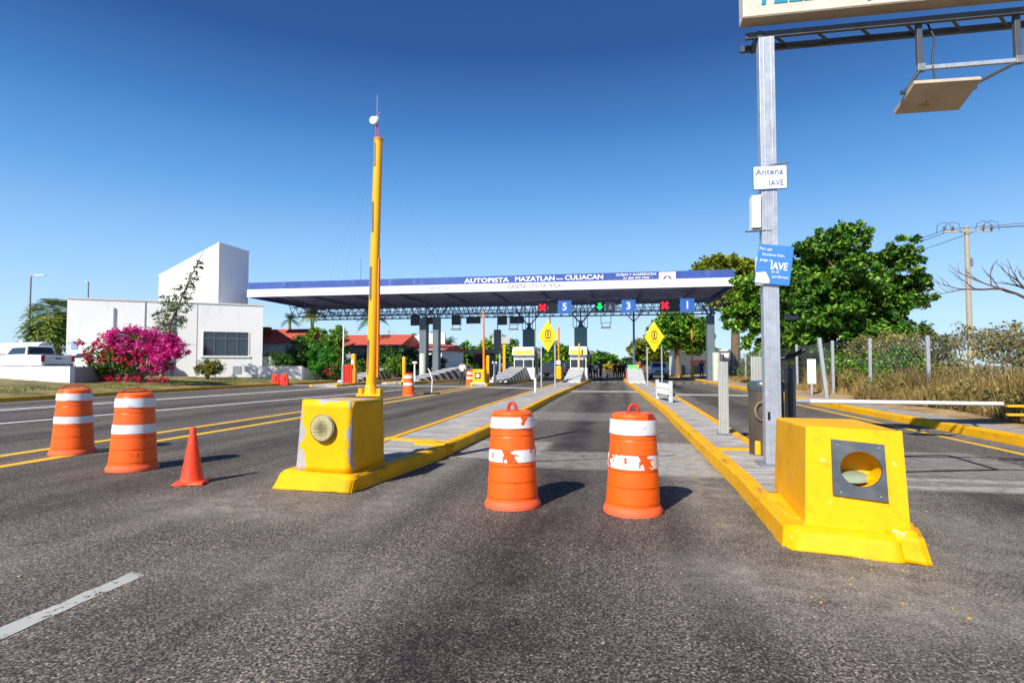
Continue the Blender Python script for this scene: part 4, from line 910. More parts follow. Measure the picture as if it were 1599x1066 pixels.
ramp_nose(-8.55, 41.5, 50.8, 1.55, 1.15, 'striped ramp in front of the second white booth', M_STR, .1)
ramp_nose(-15.8, 43.0, 53.2, 1.4, 1.25, 'black and white striped ramp beside the paired columns', M_STR, 1.6)
ramp_nose(-19.8, 40.5, 50, 1.6, 1.1, 'black and white striped ramp left of the small yellow post', M_STR, -1.2)
t = ramp_nose(1.55, 41.5, 46.5, 1.25, .98, 'pale ridged ramp topped green on the right island', M_STR2)
MB().box((-.1, 5.2, 1.13), (.85, .5, .28)).build('green_top', mat('bright_green_plastic', '#6fdc6a', .5), t)

# small yellow block at the head of the third island, with thin boom
t = thing('concrete_end_block', 'small yellow block with square target plate before the striped ramp', 'end block', (-9.2, 39.0, 0))
MB().box((0, 0, .68), (.88, .9, .92), top=(.94, .94)).build('block_body', M_YBLK, t, bevel=.03)
MB().box((0, -.02, .11), (1.12, 1.15, .22), top=(.96, .96)).build('plinth', mat('whitewashed_concrete', '#dcd8cf', .8), t, bevel=.03)
p_ = MB().box((-.04, -.45, .70), (.42, .02, .42)).build('target_plate', M_DARKST, t); MB().lathe([(.14, 0), (.14, .02)], 20, axis='Y').build('reflector', M_CREAM, p_, loc=(-.04, -.465, .70), smooth=True)
t = thing('barrier_boom', 'thin raised orange barrier boom beside the small yellow block', 'barrier boom', (-9.1, 39.9, .1))
MB().tube([(0, 0, .0), (-.05, 0, 5.15)], [.09, .065], 10).build('boom', M_ORCAP, t, smooth=True); MB().box((.28, 0, 1.0), (.20, .22, 2.0)).build('housing', M_YTUBE, t, bevel=.03); MB().box((.15, 0, .7), (.5, .3, .1)).build('bracket', M_YTUBE, t)
def tollpost(x, y, lab, h=1.45):
    t = thing('sensor_post', lab, 'sensor post', (x, y, .16), 0, 'white sensor posts on the islands')
    MB().lathe([(.16, 0), (.15, .4), (.07, .55), (.06, h-.1)], 14).build('post', M_WHITE, t, smooth=True); MB().box((.02, 0, h), (.36, .25, .16)).build('sensor_head', M_BOOTH, t, bevel=.03)
tollpost(-8.62, 41.2, 'white sensor post right of the small yellow block'); tollpost(-15.0, 42.0, 'white sensor post beside the short yellow post')
t = thing('yellow_bollard', 'short yellow post by the white sensor post behind the distant drum', 'bollard', (-15.55, 41.2, .16)); MB().lathe([(.13, 0), (.13, 1.8), (.08, 1.9)], 12).build('post', M_YTUBE, t, smooth=True)
t = thing('sagging_pole', 'thin white stake with black foot beside the distant drum', 'stake', (-8.9, 27.4, .0)); MB().tube([(0, 0, .02), (.03, 0, .7), (-.12, 0, 1.15), (-.2, 0, 1.25)], .03, 8).build('stake', M_WHITE, t, smooth=True); MB().lathe([(.42, 0), (.42, .03), (.2, .07)], 16).build('rubber_foot', M_BLK, t)
t = thing('lane_pole', 'thin white pole on the yellow island nose left of the raised boom', 'pole', (-17.9, 36.0, .16)); MB().tube([(0, 0, 0), (.05, 0, 3.9)], .05, 10).build('pole', M_WHITE, t, smooth=True); MB().tube([(0, -.02, 0), (.01, -.02, 1.3)], .075, 10).build('sleeve', M_GALV, t)
t = thing('barrier_gate', 'red ribbed barrier cabinet with yellow post on the left island', 'barrier gate', (-18.55, 38.2, .16))
m = MB()
for k in range(4): m.box((-.27+k*.18, 0, .65), (.15, .45, 1.3))
m.build('cabinet', M_REDPL, t, bevel=.04); MB().box((.35, .1, 1.0), (.28, .3, 2.1)).build('post', M_YTUBE, t, bevel=.04); MB().box((.5, -.05, .5), (.25, .3, 1.0)).build('base', M_ORCAP, t, bevel=.04); MB().box((.33, -.08, 1.5), (.2, .02, .3)).build('label_plate', M_WHITE, t)
t = thing('boom_sensor', 'hanging orange boom and yellow housing between the diamond sign posts', 'barrier gate', (-4.05, 41.5, .16))
MB().tube([(.1, 0, 1.0), (.1, 0, 4.0)], .06, 10).build('boom', M_ORCAP, t, smooth=True); MB().box((.1, 0, .72), (.38, .35, .95)).build('housing', M_YTUBE, t, bevel=.08); MB().box((.08, -.02, 1.45), (.3, .2, .3)).build('sensor_head', M_WHITE, t, bevel=.03)
t = thing('barrier_boom', 'thin raised orange boom in front of the nearest white booth', 'barrier boom', (-2.95, 49.2, .16)); MB().tube([(0, 0, .9), (0, 0, 3.1)], .07, 10).build('boom', M_YTUBE, t); MB().box((0, 0, .5), (.35, .3, 1.0)).build('housing', M_YTUBE, t, bevel=.03)
t = thing('barrier_boom', 'tall thin orange boom near the pink striped wall at right', 'barrier boom', (7.9, 62, .1)); MB().tube([(0, 0, .4), (0, 0, 5.0)], .07, 10).build('boom', M_ORCAP, t); MB().box((0, 0, .5), (.3, .3, 1.0)).build('housing', M_YTUBE, t, bevel=.03)

# red water-filled barrier by the left kerb
t = thing('water_barrier', 'red plastic water barrier standing at the left kerb', 'plastic barrier', (-23.0, 36.9, 0), R(20))
m = MB()
for k in (-1, 1): m.hexa([(k*.30-.27, -.22, 0), (k*.30+.27, -.22, 0), (k*.30+.27, .22, 0), (k*.30-.27, .22, 0)], [(k*.30-.24, -.10, .82), (k*.30+.20, -.10, .82), (k*.30+.20, .10, .82), (k*.30-.24, .10, .82)])
m.box((0, 0, .35), (.3, .2, .35)); o = m.build('barrier_shell', M_REDPL, t, bevel=.06)
for k in (-1, 1): MB().lathe([(.06, 0), (.06, .06), (.02, .08)], 12).build('filler_cap', M_HANDLE, t, loc=(k*.30, 0, .80))
for k in (-1, 1): MB().box((k*.3, -.19, .4), (.10, .04, .5)).build('rib', M_REDPL, t, bevel=.02)

# ---------------------------------------------------------------- white office building, tower, low walls
def hz_wall(t, name, p0, p1, z0, z1, th, mt, top0=None, **kw):
    p0 = Vector(p0); p1 = Vector(p1); d = (p1-p0).normalized(); n = Vector((-d.y, d.x))*th
    a, b, c, e = p0, p1, p1+n, p0+n; zt0 = top0 if top0 else z1
    m = MB(); m.hexa([(a.x, a.y, z0), (b.x, b.y, z0), (c.x, c.y, z0), (e.x, e.y, z0)], [(a.x, a.y, zt0), (b.x, b.y, z1), (c.x, c.y, z1), (e.x, e.y, zt0)])
    return m.build(name, mt, t, world=True, **kw)
BO = Vector((-28.0, 41.4)); BD = Vector((-.83, -.56)).normalized(); BN = Vector((BD.y, -BD.x)) * -1   # BN points back, away from the road
if BN.y < 0: BN = -BN
def bp(u, v, z): p = BO+BD*u+BN*v; return (p.x, p.y, z)
t = thing('office_building', 'flat roofed white office with one wide dark window beside the toll canopy', 'building', bp(0, 0, 0))
m = MB()
# front wall pieces around the window (u 3.55..0.7, z 2.25..3.95) and body
def wbox(m, u0, u1, v0, v1, z0, z1, mi=0): return m.hexa([bp(u1, v0, z0), bp(u0, v0, z0), bp(u0, v1, z0), bp(u1, v1, z0)], [bp(u1, v0, z1), bp(u0, v0, z1), bp(u0, v1, z1), bp(u1, v1, z1)], mi)
wbox(m, -.5, 12.24, .35, 11, 0, 6.12); wbox(m, 3.75, 12.24, 0, .35, 0, 6.16); wbox(m, -.5, 3.75, 0, .35, 4.0, 6.14); wbox(m, -.5, .45, 0, .35, 0, 4.0); wbox(m, .45, 3.75, 0, .35, 0, 2.15)
m.build('wall', M_WALLW, t, world=True)
f = wbox(MB(), .45, 3.75, .10, .345, 2.15, 4.0).build('window', M_GLASS, t, world=True)
m = MB(); wbox(m, .35, 3.85, -.08, .09, 2.02, 2.15); wbox(m, .45, .53, -.04, .09, 2.15, 4.0); wbox(m, 3.67, 3.75, -.04, .09, 2.15, 4.0)
m2 = m.build('window_frame', M_WHITE, t, world=True)
m = MB()
for u in (1.3, 2.1, 2.9): wbox(m, u, u+.04, .02, .09, 2.15, 4.0)
wbox(m, .53, 3.67, .03, .09, 3.45, 3.50); m.build('mullion', M_GREY, t, world=True)
m = MB(); wbox(m, 4.1, 12.2, -.02, 0, 3.0, 3.02); wbox(m, 4.1, 4.14, -.02, -.0, .3, 6.1); wbox(m, 7.5, 7.56, -.05, 0, 3.0, 6.1); m.build('wall_joint', mat('wall_joint_grey', '#a9a6a4', .8), t, world=True)  # thin grey strips mark the joints of the wall
wbox(MB(), 1.0, 1.6, -.03, 0, .75, 1.35).build('vent_grille', mat('grey_vent', '#9da0a6', .5), t, world=True)
wbox(MB(), -.515, -.5, 1.2, 2.6, 2.2, 3.8).build('window', M_GLASS, t, world=True)
wbox(MB(), 11.6, 11.95, -.05, 0, 2.6, 3.1).build('notice_board', mat('pale_blue_board', '#a5c4e2', .5), t, world=True)
wbox(MB(), -1.5, -.52, .3, 1.2, 0, 2.1).build('side_pier', M_WALLW, t, world=True)
TX, TY = -34.9, 46.0
obj_ = MB(); wbox(obj_, -.54, 12.28, -.05, .4, 6.12, 6.24); obj_.build('parapet_cap', mat('cap_grey', '#c9c6c2', .8), t, world=True)
for u_ in (5.6, 9.4): wbox(MB(), u_, u_+.1, -.1, -.002, .5, 5.6).build('downpipe', M_GALV, t, world=True)
t = thing('tower_block', 'tall windowless white tower with slanted top behind the office', 'tower', (TX-3, TY, 0))
m = MB(); w0, d0 = 6.1, 4.3
m.hexa([(TX-w0, TY, 0), (TX, TY, 0), (TX, TY+d0, 0), (TX-w0, TY+d0, 0)], [(TX-w0, TY, 9.55), (TX, TY, 12.35), (TX, TY+d0, 12.35), (TX-w0, TY+d0, 9.55)])
m.build('shaft', M_WALLW, t, world=True, bevel=.04)
m = MB(); m.hexa([(TX-w0-.04, TY-.04, 9.53), (TX+.04, TY-.04, 12.36), (TX+.04, TY+d0+.04, 12.36), (TX-w0-.04, TY+d0+.04, 9.53)], [(TX-w0-.04, TY-.04, 9.63), (TX+.04, TY-.04, 12.46), (TX+.04, TY+d0+.04, 12.46), (TX-w0-.04, TY+d0+.04, 9.63)]); m.build('coping', M_WHITE, t, world=True)
t = thing('boundary_wall', 'low whitewashed wall with shade-toned return in front of the parked cars', 'wall', (-31, 27, 0))
hz_wall(t, 'wall', (-28.9, 26.45), (-55, 31.9), 0, 1.36, -.25, mat('stained_whitewash', '#dfe3ea', .85, var=.06, scale=.8, dirt='#8e97ab', dirtamt=.55))
hz_wall(t, 'return_wall', (-28.92, 26.71), (-31.3, 31.6), 0, 1.34, .25, mat('shade_toned_render', '#aab0b8', .85))  # return painted greyer than the front to stand for its shade
t = thing('planter_wall', 'low white garden wall behind the red water barrier', 'wall', (-26, 41, 0))
hz_wall(t, 'wall', (-27.4, 41.0), (-24.9, 43.0), 0, 1.35, .25, M_WALLW)
hz_wall(t, 'stair_cheek', (-24.85, 43.1), (-25.2, 46.5), 0, .4, .25, M_WALLW, top0=1.3)
# roofs behind the gardens
def house(lab, x0, x1, y0, y1, hw, hr, wallm, ridge='X', eave=.4, windows=3):
    t = thing('house', lab, 'house', ((x0+x1)/2, y0, 0)); m = MB(); m.box(((x0+x1)/2, (y0+y1)/2, hw/2), (x1-x0, y1-y0, hw)); m.build('wall', wallm, t, world=True)
    m = MB(); ym = (y0+y1)/2; e = eave
    m.add([(x0-e, y0-e, hw-.1), (x1+e, y0-e, hw-.1), (x1+e, ym, hr), (x0-e, ym, hr), (x0-e, y1+e, hw-.1), (x1+e, y1+e, hw-.1)], [(0, 1, 2, 3), (3, 2, 5, 4), (0, 3, 4), (1, 5, 2), (0, 4, 5, 1)]); m.build('roof', M_TILE, t, world=True)
    for k in range(windows):
        x = x0+(k+.5)*(x1-x0)/windows; w = MB().box((x, y0-.02, hw*.55), (1.1, .08, 1.2)).build('window', M_GLASS, t, world=True)
    MB().box((x0+(x1-x0)*.35, y0-.02, 1.05), (.95, .06, 2.1)).build('door', M_DARKST, t, world=True)
    return t
house('long low house with red tiled roof behind the raised boom', -33, -24.2, 62, 70, 3.6, 5.1, mat('grey_house_wall', '#8d8f98', .8))  # even grey wall colour for this house
t = house('red roofed house with broad white sloping gable left of the paired columns', -26.5, -20.2, 66, 76, 3.3, 4.0, M_WALLW, windows=2)
m = MB(); m.prism_y([(-28.5, 4.2), (-20.2, 3.95), (-20.2, 5.35), (-22.5, 5.3)], 67.2, 67.5); m.build('gable', M_WALLW, t, world=True)
t = house('small house with red tiled roof beside the office building', -33, -28.6, 48, 54, 3.5, 4.9, M_WALLW, windows=1); MB().box((-32.4, 49.5, 4.4), (.7, .7, 1.2)).build('chimney', mat('brown_chimney', '#7a3a2c', .8), t, world=True)
t = thing('roadside_shed', 'long white building with red stripe behind the right canopy column', 'building', (11, 76, 0))
m = MB(); m.box((11.2, 79, 1.6), (7.6, 6, 3.2)); m.build('wall', M_WALLW, t, world=True); MB().box((12.2, 75.95, 1.75), (5.4, .06, .55)).build('red_stripe', mat('washed_red_stripe', '#d8847c', .7), t, world=True)
MB().box((11.2, 79, 3.28), (8.2, 6.6, .16)).build('roof', M_WHITE, t, world=True)
for x in (8.4, 10.2, 12.6, 14.2): MB().box((x, 75.95, .85), (.9, .05, 1.1)).build('window', M_GREY, t, world=True)
t = thing('road_sign_board', 'grey overhead board on yellow posts far down the left lanes', 'road sign', (-15, 76, 0)); MB().box((0, 0, 4.75), (2.4, .15, .95)).build('board', mat('board_back_grey', '#b4b2ac', .6), t); MB().box((.4, .12, 2.4), (.35, .15, 4.8)).build('post', M_YTUBE, t); MB().box((-.2, .12, 2.4), (.2, .15, 4.8)).build('post', M_GALV, t)

# ---------------------------------------------------------------- vehicles
def wheel(t, x, y, r=.33, w=.22):
    a = MB().lathe([(r*.6, -w/2), (r, -w/2+.02), (r, w/2-.02), (r*.6, w/2)], 24, axis='Y').build('tyre', M_TYRE, t, loc=(x, y, r), smooth=True)
    MB().lathe([(r*.58, -w/2-.005), (r*.6, 0), (r*.58, w/2+.005)], 16, axis='Y').build('rim', M_GALV, a)
    return a
def vehicle(lab, cat, loc, rz, kind, paint=M_CARW, name='parked_car', group=None):
    t = thing(name, lab, cat, loc, rz, group); hw = .88
    if kind == 'sedan':
        low = [(-2.2, .35), (2.2, .35), (2.25, .62), (2.1, .80), (1.05, .95), (-1.35, .98), (-2.15, .95), (-2.25, .7)]
        cab = [(1.15, .93), (.35, 1.38), (-.75, 1.42), (-1.75, .96)]; L_ = 2.25
    elif kind == 'pickup':
        hw = .93; low = [(-2.6, .5), (2.6, .5), (2.65, .8), (2.5, 1.05), (1.3, 1.15), (.0, 1.18), (-2.55, 1.16), (-2.6, .9)]
        cab = [(1.35, 1.12), (.65, 1.72), (-.75, 1.75), (-.95, 1.14)]; L_ = 2.62
    else:
        hw = .95; low = [(-2.3, .45), (2.3, .45), (2.35, .8), (2.2, 1.05), (1.3, 1.15), (-2.3, 1.15)]; cab = [(1.3, 1.12), (.7, 1.75), (-2.1, 1.78), (-2.3, 1.14)]; L_ = 2.35
    m = MB(); m.prism_y(low, -hw, hw); m.build('body', paint, t, bevel=.06, seg=3)
    m = MB(); ci = .10; n = len(cab); ci_ = [ci*(.6 if i in (0, n-1) else 1.9) for i in range(n)]
    vs = [(x, -hw+c_, z) for (x, z), c_ in zip(cab, ci_)]+[(x, hw-c_, z) for (x, z), c_ in zip(cab, ci_)]
    m.add(vs, [tuple(range(n)), tuple(range(2*n-1, n-1, -1))]+[((i+1) % n, i, n+i, n+(i+1) % n) for i in range(n)]); m.build('cabin', paint, t, bevel=.05, seg=3)
    def lerp(a, b, f): return (a[0]+(b[0]-a[0])*f, a[1]+(b[1]-a[1])*f)
    for s_ in (-1, 1):
        yb, yt = hw-ci*.6+.012, hw-ci*1.9+.012
        A = lerp(cab[0], cab[1], .15); B = lerp(cab[0], cab[1], .85); C_ = lerp(cab[3], cab[2], .85); D_ = lerp(cab[3], cab[2], .15)
        A = (A[0]-.15, A[1]); B = (B[0]-.08, B[1]); C_ = (C_[0]+.08, C_[1]); D_ = (D_[0]+.15, D_[1])
        P = [(A[0], s_*(yb-(yb-yt)*.15), A[1]), (B[0], s_*(yb-(yb-yt)*.85), B[1]), (C_[0], s_*(yb-(yb-yt)*.85), C_[1]), (D_[0], s_*(yb-(yb-yt)*.15), D_[1])]
        m = MB(); m.add(P, [(0, 1, 2, 3) if s_ > 0 else (3, 2, 1, 0)]); m.build('side_window', M_GLASS, t)
    for (a, b, sg, nm) in ((cab[0], cab[1], 1, 'windscreen'), (cab[3], cab[2], -1, 'rear_window')):
        p = lerp(a, b, .14); q_ = lerp(a, b, .88); o_ = .014*sg
        m = MB(); m.add([(p[0]+o_, -hw+.2, p[1]+.01), (p[0]+o_, hw-.2, p[1]+.01), (q_[0]+o_, hw-.3, q_[1]+.01), (q_[0]+o_, -hw+.3, q_[1]+.01)], [(0, 1, 2, 3) if sg > 0 else (3, 2, 1, 0)]); m.build(nm, M_GLASS, t)
    for s_ in (-1, 1):
        MB().box((L_-.05, s_*(hw-.22), .74 if kind == 'sedan' else .92), (.12, .3, .14)).build('headlight', mat('headlamp_glass', '#dfe6ee', .1), t, bevel=.02)
        MB().box((-L_+.04, s_*(hw-.08), .82 if kind == 'sedan' else .95), (.12, .18, .16 if kind == 'sedan' else .38)).build('tail_light', M_TAIL, t, bevel=.02)
        for x in (-1.42, 1.42): wheel(t, x, s_*(hw-.12), .33 if kind == 'sedan' else .38)
    MB().box((-L_-.02, 0, .5), (.14, 1.7, .2)).build('bumper', M_GREY if kind == 'pickup' else paint, t, bevel=.03); MB().box((L_+.02, 0, .5), (.14, 1.7, .22)).build('bumper', M_GREY, t, bevel=.03)
    MB().box((L_+.0, 0, .80), (.08, .9, .16)).build('grille', M_BLK, t)
    if kind == 'pickup':
        MB().box((-1.78, 0, 1.155), (1.5, 1.6, .04)).build('bed', M_DARKST, t); MB().box((-L_-.02, 0, .95), (.03, .3, .07)).build('tailgate_handle', M_BLK, t)
        m = MB()
        for z in (1.3, 1.45, 1.6): m.tube([(-.98, -.75, z), (-.98, .75, z)], .02, 5)
        m.tube([(-.98, -.78, 1.16), (-.98, -.75, 1.68)], .025, 5); m.tube([(-.98, .78, 1.16), (-.98, .75, 1.68)], .025, 5); m.build('cab_guard', M_DARKST, t)
    return t
LOT = .88
vehicle('white pickup with red tail light parked behind the low wall', 'pickup truck', (-36.7, 31.0, LOT), R(168), 'pickup', name='parked_pickup')
vehicle('white sedan parked behind the pickup and the low wall', 'car', (-34.6, 33.3, LOT), R(170), 'sedan')
t = vehicle('white van with orange lamp parked close to the office wall', 'van', (-35.1, 35.9, LOT), R(214), 'suv', name='parked_van'); MB().lathe([(.16, 0), (.14, .12), (.05, .16)], 12, axis='X').build('orange_lamp', M_ORCAP, t, loc=(-2.36, .5, 1.5))
t = thing('tank_trailer', 'long pale tank trailer standing behind the parked pickup', 'trailer', (-56.5, 46, LOT), R(172))
MB().lathe([(.1, -4.2), (.75, -4.1), (.82, -3.9), (.82, 3.9), (.75, 4.1), (.1, 4.2)], 28, axis='X', c=(0, 0, 1.9)).build('tank', mat('pale_tank_paint', '#cfd4da', .35), t, smooth=True)
MB().box((0, 0, .85), (7.6, .9, .25)).build('chassis', M_DARKST, t); MB().lathe([(.25, 0), (.25, .2), (.1, .25)], 14).build('hatch', M_CREAM, t, loc=(-1, 0, 2.68))
for x in (-3.2, -2.1, 2.6):
    for s_ in (-.85, .85): wheel(t, x, s_, .42, .26)
vehicle('white pickup facing the camera past the canopy in the right lane', 'pickup truck', (4.6, 63.5, 0), R(-90), 'pickup', name='pickup_truck')
for i, (x, y, p, lab, k) in enumerate(((-21.5, 74, '#c9ccd2', 'silver car far behind the striped ramps at left', 'sedan'), (-26.5, 71, '#dfe1e4', 'pale car far left of the paired columns under the house', 'sedan'), (-17.0, 84, '#22262e', 'dark car far behind the gap between columns and booth', 'suv'), (-7.6, 72, '#3a3d48', 'dark car beyond the second white booth', 'suv'))):
    vehicle(lab, 'car', (x, y, 0), R(95+i*20), k, mat('car_paint_%s' % ('silver', 'pale', 'dark', 'slate')[i], p, .25), name='distant_car', group='cars beyond the toll booths')

# ---------------------------------------------------------------- lamp posts, mast, power line
def lamp(x, y, h, lab, arm=1.7, a=0):
    t = thing('street_lamp', lab, 'street lamp', (x, y, 0), a); MB().tube([(0, 0, 0), (0, 0, h)], [.13, .09], 12).build('pole', mat('mauve_grey_pole', '#9b93a2', .5), t, smooth=True)
    MB().tube([(0, 0, h-.05), (arm*.4, 0, h+.05), (arm*.6, 0, h+.06)], .04, 8).build('arm', M_GALV, t); m = MB(); m.hexa([(arm*.3, -.14, h), (arm, -.12, h+.02), (arm, .12, h+.02), (arm*.3, .14, h)], [(arm*.3, -.08, h+.14), (arm, -.05, h+.10), (arm, .05, h+.10), (arm*.3, .08, h+.14)]); m.build('lamp_head', M_WHITE, t, bevel=.02)
lamp(-57.4, 48, 10.3, 'tall street lamp with white head at the far left')
lamp(-63.3, 60, 11.6, 'slim lamp pole with small dark head behind the office wall', .4, R(180))
lamp(-75, 52, 4.6, 'low lamp with white arm at the left picture edge', 4.0)
t = thing('radio_mast', 'tall red and white lattice mast with round white dish far behind', 'radio mast', (-30.4, 70, 0))
m = MB(); H_ = 33.5; red = mat('mast_red', '#c8303a', .5)
for k in range(34):
    z = k*1.0; mi = (k//3) % 2
    w0_ = .34-.006*k; w1_ = w0_-.006
    c0 = [(w0_*math.cos(a), w0_*math.sin(a), z) for a in (0, 2.094, 4.189)]; c1 = [(w1_*math.cos(a), w1_*math.sin(a), z+1.0) for a in (0, 2.094, 4.189)]
    for i in range(3): m.tube([c0[i], c1[i]], .035, 4, mi=mi); m.tube([c0[i], c1[(i+1) % 3]], .02, 3, mi=mi, cap=False); m.tube([c0[i], c0[(i+1) % 3]], .02, 3, mi=mi, cap=False)
m.build('lattice', [red, M_WHITE], t); MB().tube([(0, 0, 34), (0, 0, 36.8)], .04, 5).build('whip', M_GALV, t)
MB().lathe([(.08, .1), (.5, .0), (.55, -.12), (.52, -.3), (.02, -.38)], 24, axis='Y').build('dish', M_WHITE, t, loc=(-.35, -.45, 33.3), smooth=True)
MB().tube([(0, 0, 34), (.5, 0, 34.6)], .03, 4).build('antenna_bar', red, t)
for a in (0.4, 2.5, 4.6): MB().tube([(0, 0, 30), (16*math.cos(a), 16*math.sin(a), 0)], .005, 3).build('guy_wire', M_WIRE, t)
t = thing('utility_pole', 'concrete power pole with crossarm behind the brushy fence', 'utility pole', (24.35, 45, 0))
MB().tube([(0, 0, 0), (0, 0, 11.15)], [.20, .14], 12).build('pole', M_WOODP, t, smooth=True); MB().box((0, -.1, 10.75), (3.2, .10, .12), rz=R(4)).build('crossarm', M_WOODP, t)
for x in (-1.45, -.9, 1.0, 1.5): MB().lathe([(.06, 0), (.09, .1), (.05, .2), (.07, .28), (.03, .36)], 10).build('insulator', mat('brown_insulator', '#6a5a50', .3), t, loc=(x, -.1, 10.82))
MB().box((.28, 0, 8.6), (.12, .12, .6)).build('fuse_box', M_GALVR, t)
m = MB()
for x in (-1.45, -.9, 1.0, 1.5): m.tube([(x-.5, -.1, 10.7), (x-.4, -.1, 11.3), (x, -.1, 11.45), (x+.4, -.1, 11.3), (x+.5, -.1, 10.7)], .02, 4)
m.build('jumper_wire', M_WIRE, t)
def cat_wire(p0, p1, sag, n=14): return [tuple(Vector(p0).lerp(Vector(p1), k/n)-Vector((0, 0, sag*4*(k/n)*(1-k/n)))) for k in range(n+1)]
for i, (x, far) in enumerate(((-1.45, (9, 95, 9.5)), (-.9, (11, 95, 9.5)), (1.0, (13, 95, 9.5)))):
    tag(MB().tube(cat_wire((24.35+x, 45, 10.9), far, .6), .022, 4).build('power_wire', M_WIRE), ('upper power wire running left from the utility pole into the tree', 'middle power wire running left from the utility pole into the tree', 'lower power wire running left from the utility pole into the tree')[i], 'wire', 'power wires left of the pole')
for i, (x, e) in enumerate(((-1.4, (60, 28, 12.2)), (.9, (62, 29, 11.7)), (1.5, (64, 30, 11.2)))):
    tag(MB().tube(cat_wire((24.35+x, 45, 10.95), e, .7), .022, 4).build('power_wire', M_WIRE), ('topmost power wire leaving the pole crossarm to the right', 'middle power wire leaving the pole crossarm to the right', 'lowest power wire leaving the pole crossarm to the right')[i], 'wire', 'power wires right of the pole')
t = thing('utility_pole', 'tiny distant power pole with two crossarms left of the thin orange boom', 'utility pole', (-57, 140, 0)); MB().tube([(0, 0, 0), (0, 0, 10.5)], .18, 6).build('pole', M_WOODP, t); m = MB(); m.box((0, 0, 10), (3, .12, .14)); m.build('crossarm', M_WOODP, t); MB().box((0, 0, 8.6), (3.4, .12, .14)).build('crossarm', M_WOODP, t)

# ---------------------------------------------------------------- roadside fence at right
t = thing('wire_fence', 'wire fence on concrete posts before the dry brush at right', 'fence', (10, 25, .2))
FP = [(11.1, 12.5), (10.8, 17.0), (10.56, 21.9), (10.2, 25.6), (9.3, 27.0), (9.6, 33), (10.0, 38.5), (10.4, 44.5), (10.6, 50), (10.8, 56), (11, 62)]
FM = mat('pale_concrete_post', '#9aa0a6', .8, var=.12)
for i, (x, y) in enumerate(FP):
    h = 2.45+rng.uniform(-.06, .08); lx = rng.uniform(-.03, .03)
    MB().hexa([(x-.05, y-.05, .1), (x+.05, y-.05, .1), (x+.05, y+.05, .1), (x-.05, y+.05, .1)], [(x-.055+lx, y-.055, h), (x+.055+lx, y-.055, h), (x+.055+lx, y+.055, h), (x-.055+lx, y+.055, h)]).build('post', FM, t, world=True, bevel=.01)
MB().hexa([(8.05, 24.2, .1), (8.17, 24.2, .1), (8.17, 24.32, .1), (8.05, 24.32, .1)], [(7.88, 24.4, 2.5), (8.0, 24.4, 2.5), (8.0, 24.52, 2.5), (7.88, 24.52, 2.5)]).build('leaning_post', FM, t, world=True)
m = MB()
for (a, b) in zip(FP[:-1], FP[1:]):
    for z in (.45, 1.0, 1.55, 2.1, 2.4): m.tube([(a[0], a[1], z), ((a[0]+b[0])/2, (a[1]+b[1])/2, z-.02), (b[0], b[1], z)], .005, 3, cap=False)
    L_ = math.hypot(b[0]-a[0], b[1]-a[1]); n = int(L_/.22)
    for k in range(n):
        for dk in (-1, 1):
            f0 = k/n; f1 = max(0, min(1, (k+dk*9)/n)); zz = 2.4-(abs(f1-f0)*n/9)*1.95
            m.tube([(a[0]+(b[0]-a[0])*f0, a[1]+(b[1]-a[1])*f0, 2.4), (a[0]+(b[0]-a[0])*f1, a[1]+(b[1]-a[1])*f1, zz)], .0025, 3, cap=False)
m.build('wire_mesh', M_GALV, t, world=True)
t = thing('verge_sign', 'small white upright plate on a short post before the fence', 'sign', (8.25, 26.4, .15)); MB().tube([(0, 0, 0), (0, 0, .5)], .05, 8).build('post', M_GALV, t); MB().box((0, 0, 1.0), (.34, .05, 1.05)).build('plate', M_SIGNW, t, bevel=.01)
m = MB()
for k in range(5): m.box((0, -.03, 1.3-k*.14), (.12, .004, .05))
m.build('faded_print', mat('pale_grey_print', '#c2c4bf', .6), t)
# small camera/lamp on a dark arm behind the gantry post
t = thing('lane_camera', 'dark camera with pale hood on a curved arm behind the gantry post', 'camera', (2.72, 9.6, .16))
MB().tube([(-.25, 0, 0), (-.25, 0, 1.75), (-.2, 0, 1.95)], .03, 8).build('pole', M_BLK, t, smooth=True); MB().tube([(-.23, 0, 1.35), (.0, -.02, 1.40), (.18, -.02, 1.50)], .035, 8).build('arm', M_BLK, t, smooth=True); MB().box((0.0, 0, 2.0), (.17, .2, .06)).build('hood', M_GREY, t, bevel=.02); MB().tube([(-.2, 0, 1.95), (-.1, 0, 2.3), (.02, 0, 2.0)], .01, 5).build('cable', M_BLK, t)

# ---------------------------------------------------------------- vegetation
def leaves(centres, radii, per, size, seed, up=.35, flat=1.0, aspect=.5):
    g = np.random.default_rng(seed); n = len(centres)*per
    C_ = np.repeat(np.array(centres), per, 0); Rr = np.repeat(np.array(radii).reshape(-1, 1), per, 0)
    d = g.normal(size=(n, 3)); d /= np.linalg.norm(d, axis=1, keepdims=True)
    P = C_+d*(g.random((n, 1))**.45)*Rr*np.array([1, 1, .8*flat])
    nrm = d*.6+g.normal(size=(n, 3))*.6+np.array([0, 0, up*1.6]); nrm /= np.linalg.norm(nrm, axis=1, keepdims=True)
    a = np.cross(nrm, g.normal(size=(n, 3))); a /= np.linalg.norm(a, axis=1, keepdims=True)+1e-9
    b = np.cross(nrm, a); s = size*(.6+.8*g.random((n, 1)))
    V = np.stack([P-a*s, P+b*s*aspect-nrm*s*.12, P+a*s, P-b*s*aspect-nrm*s*.12], 1).reshape(-1, 3)
    return V
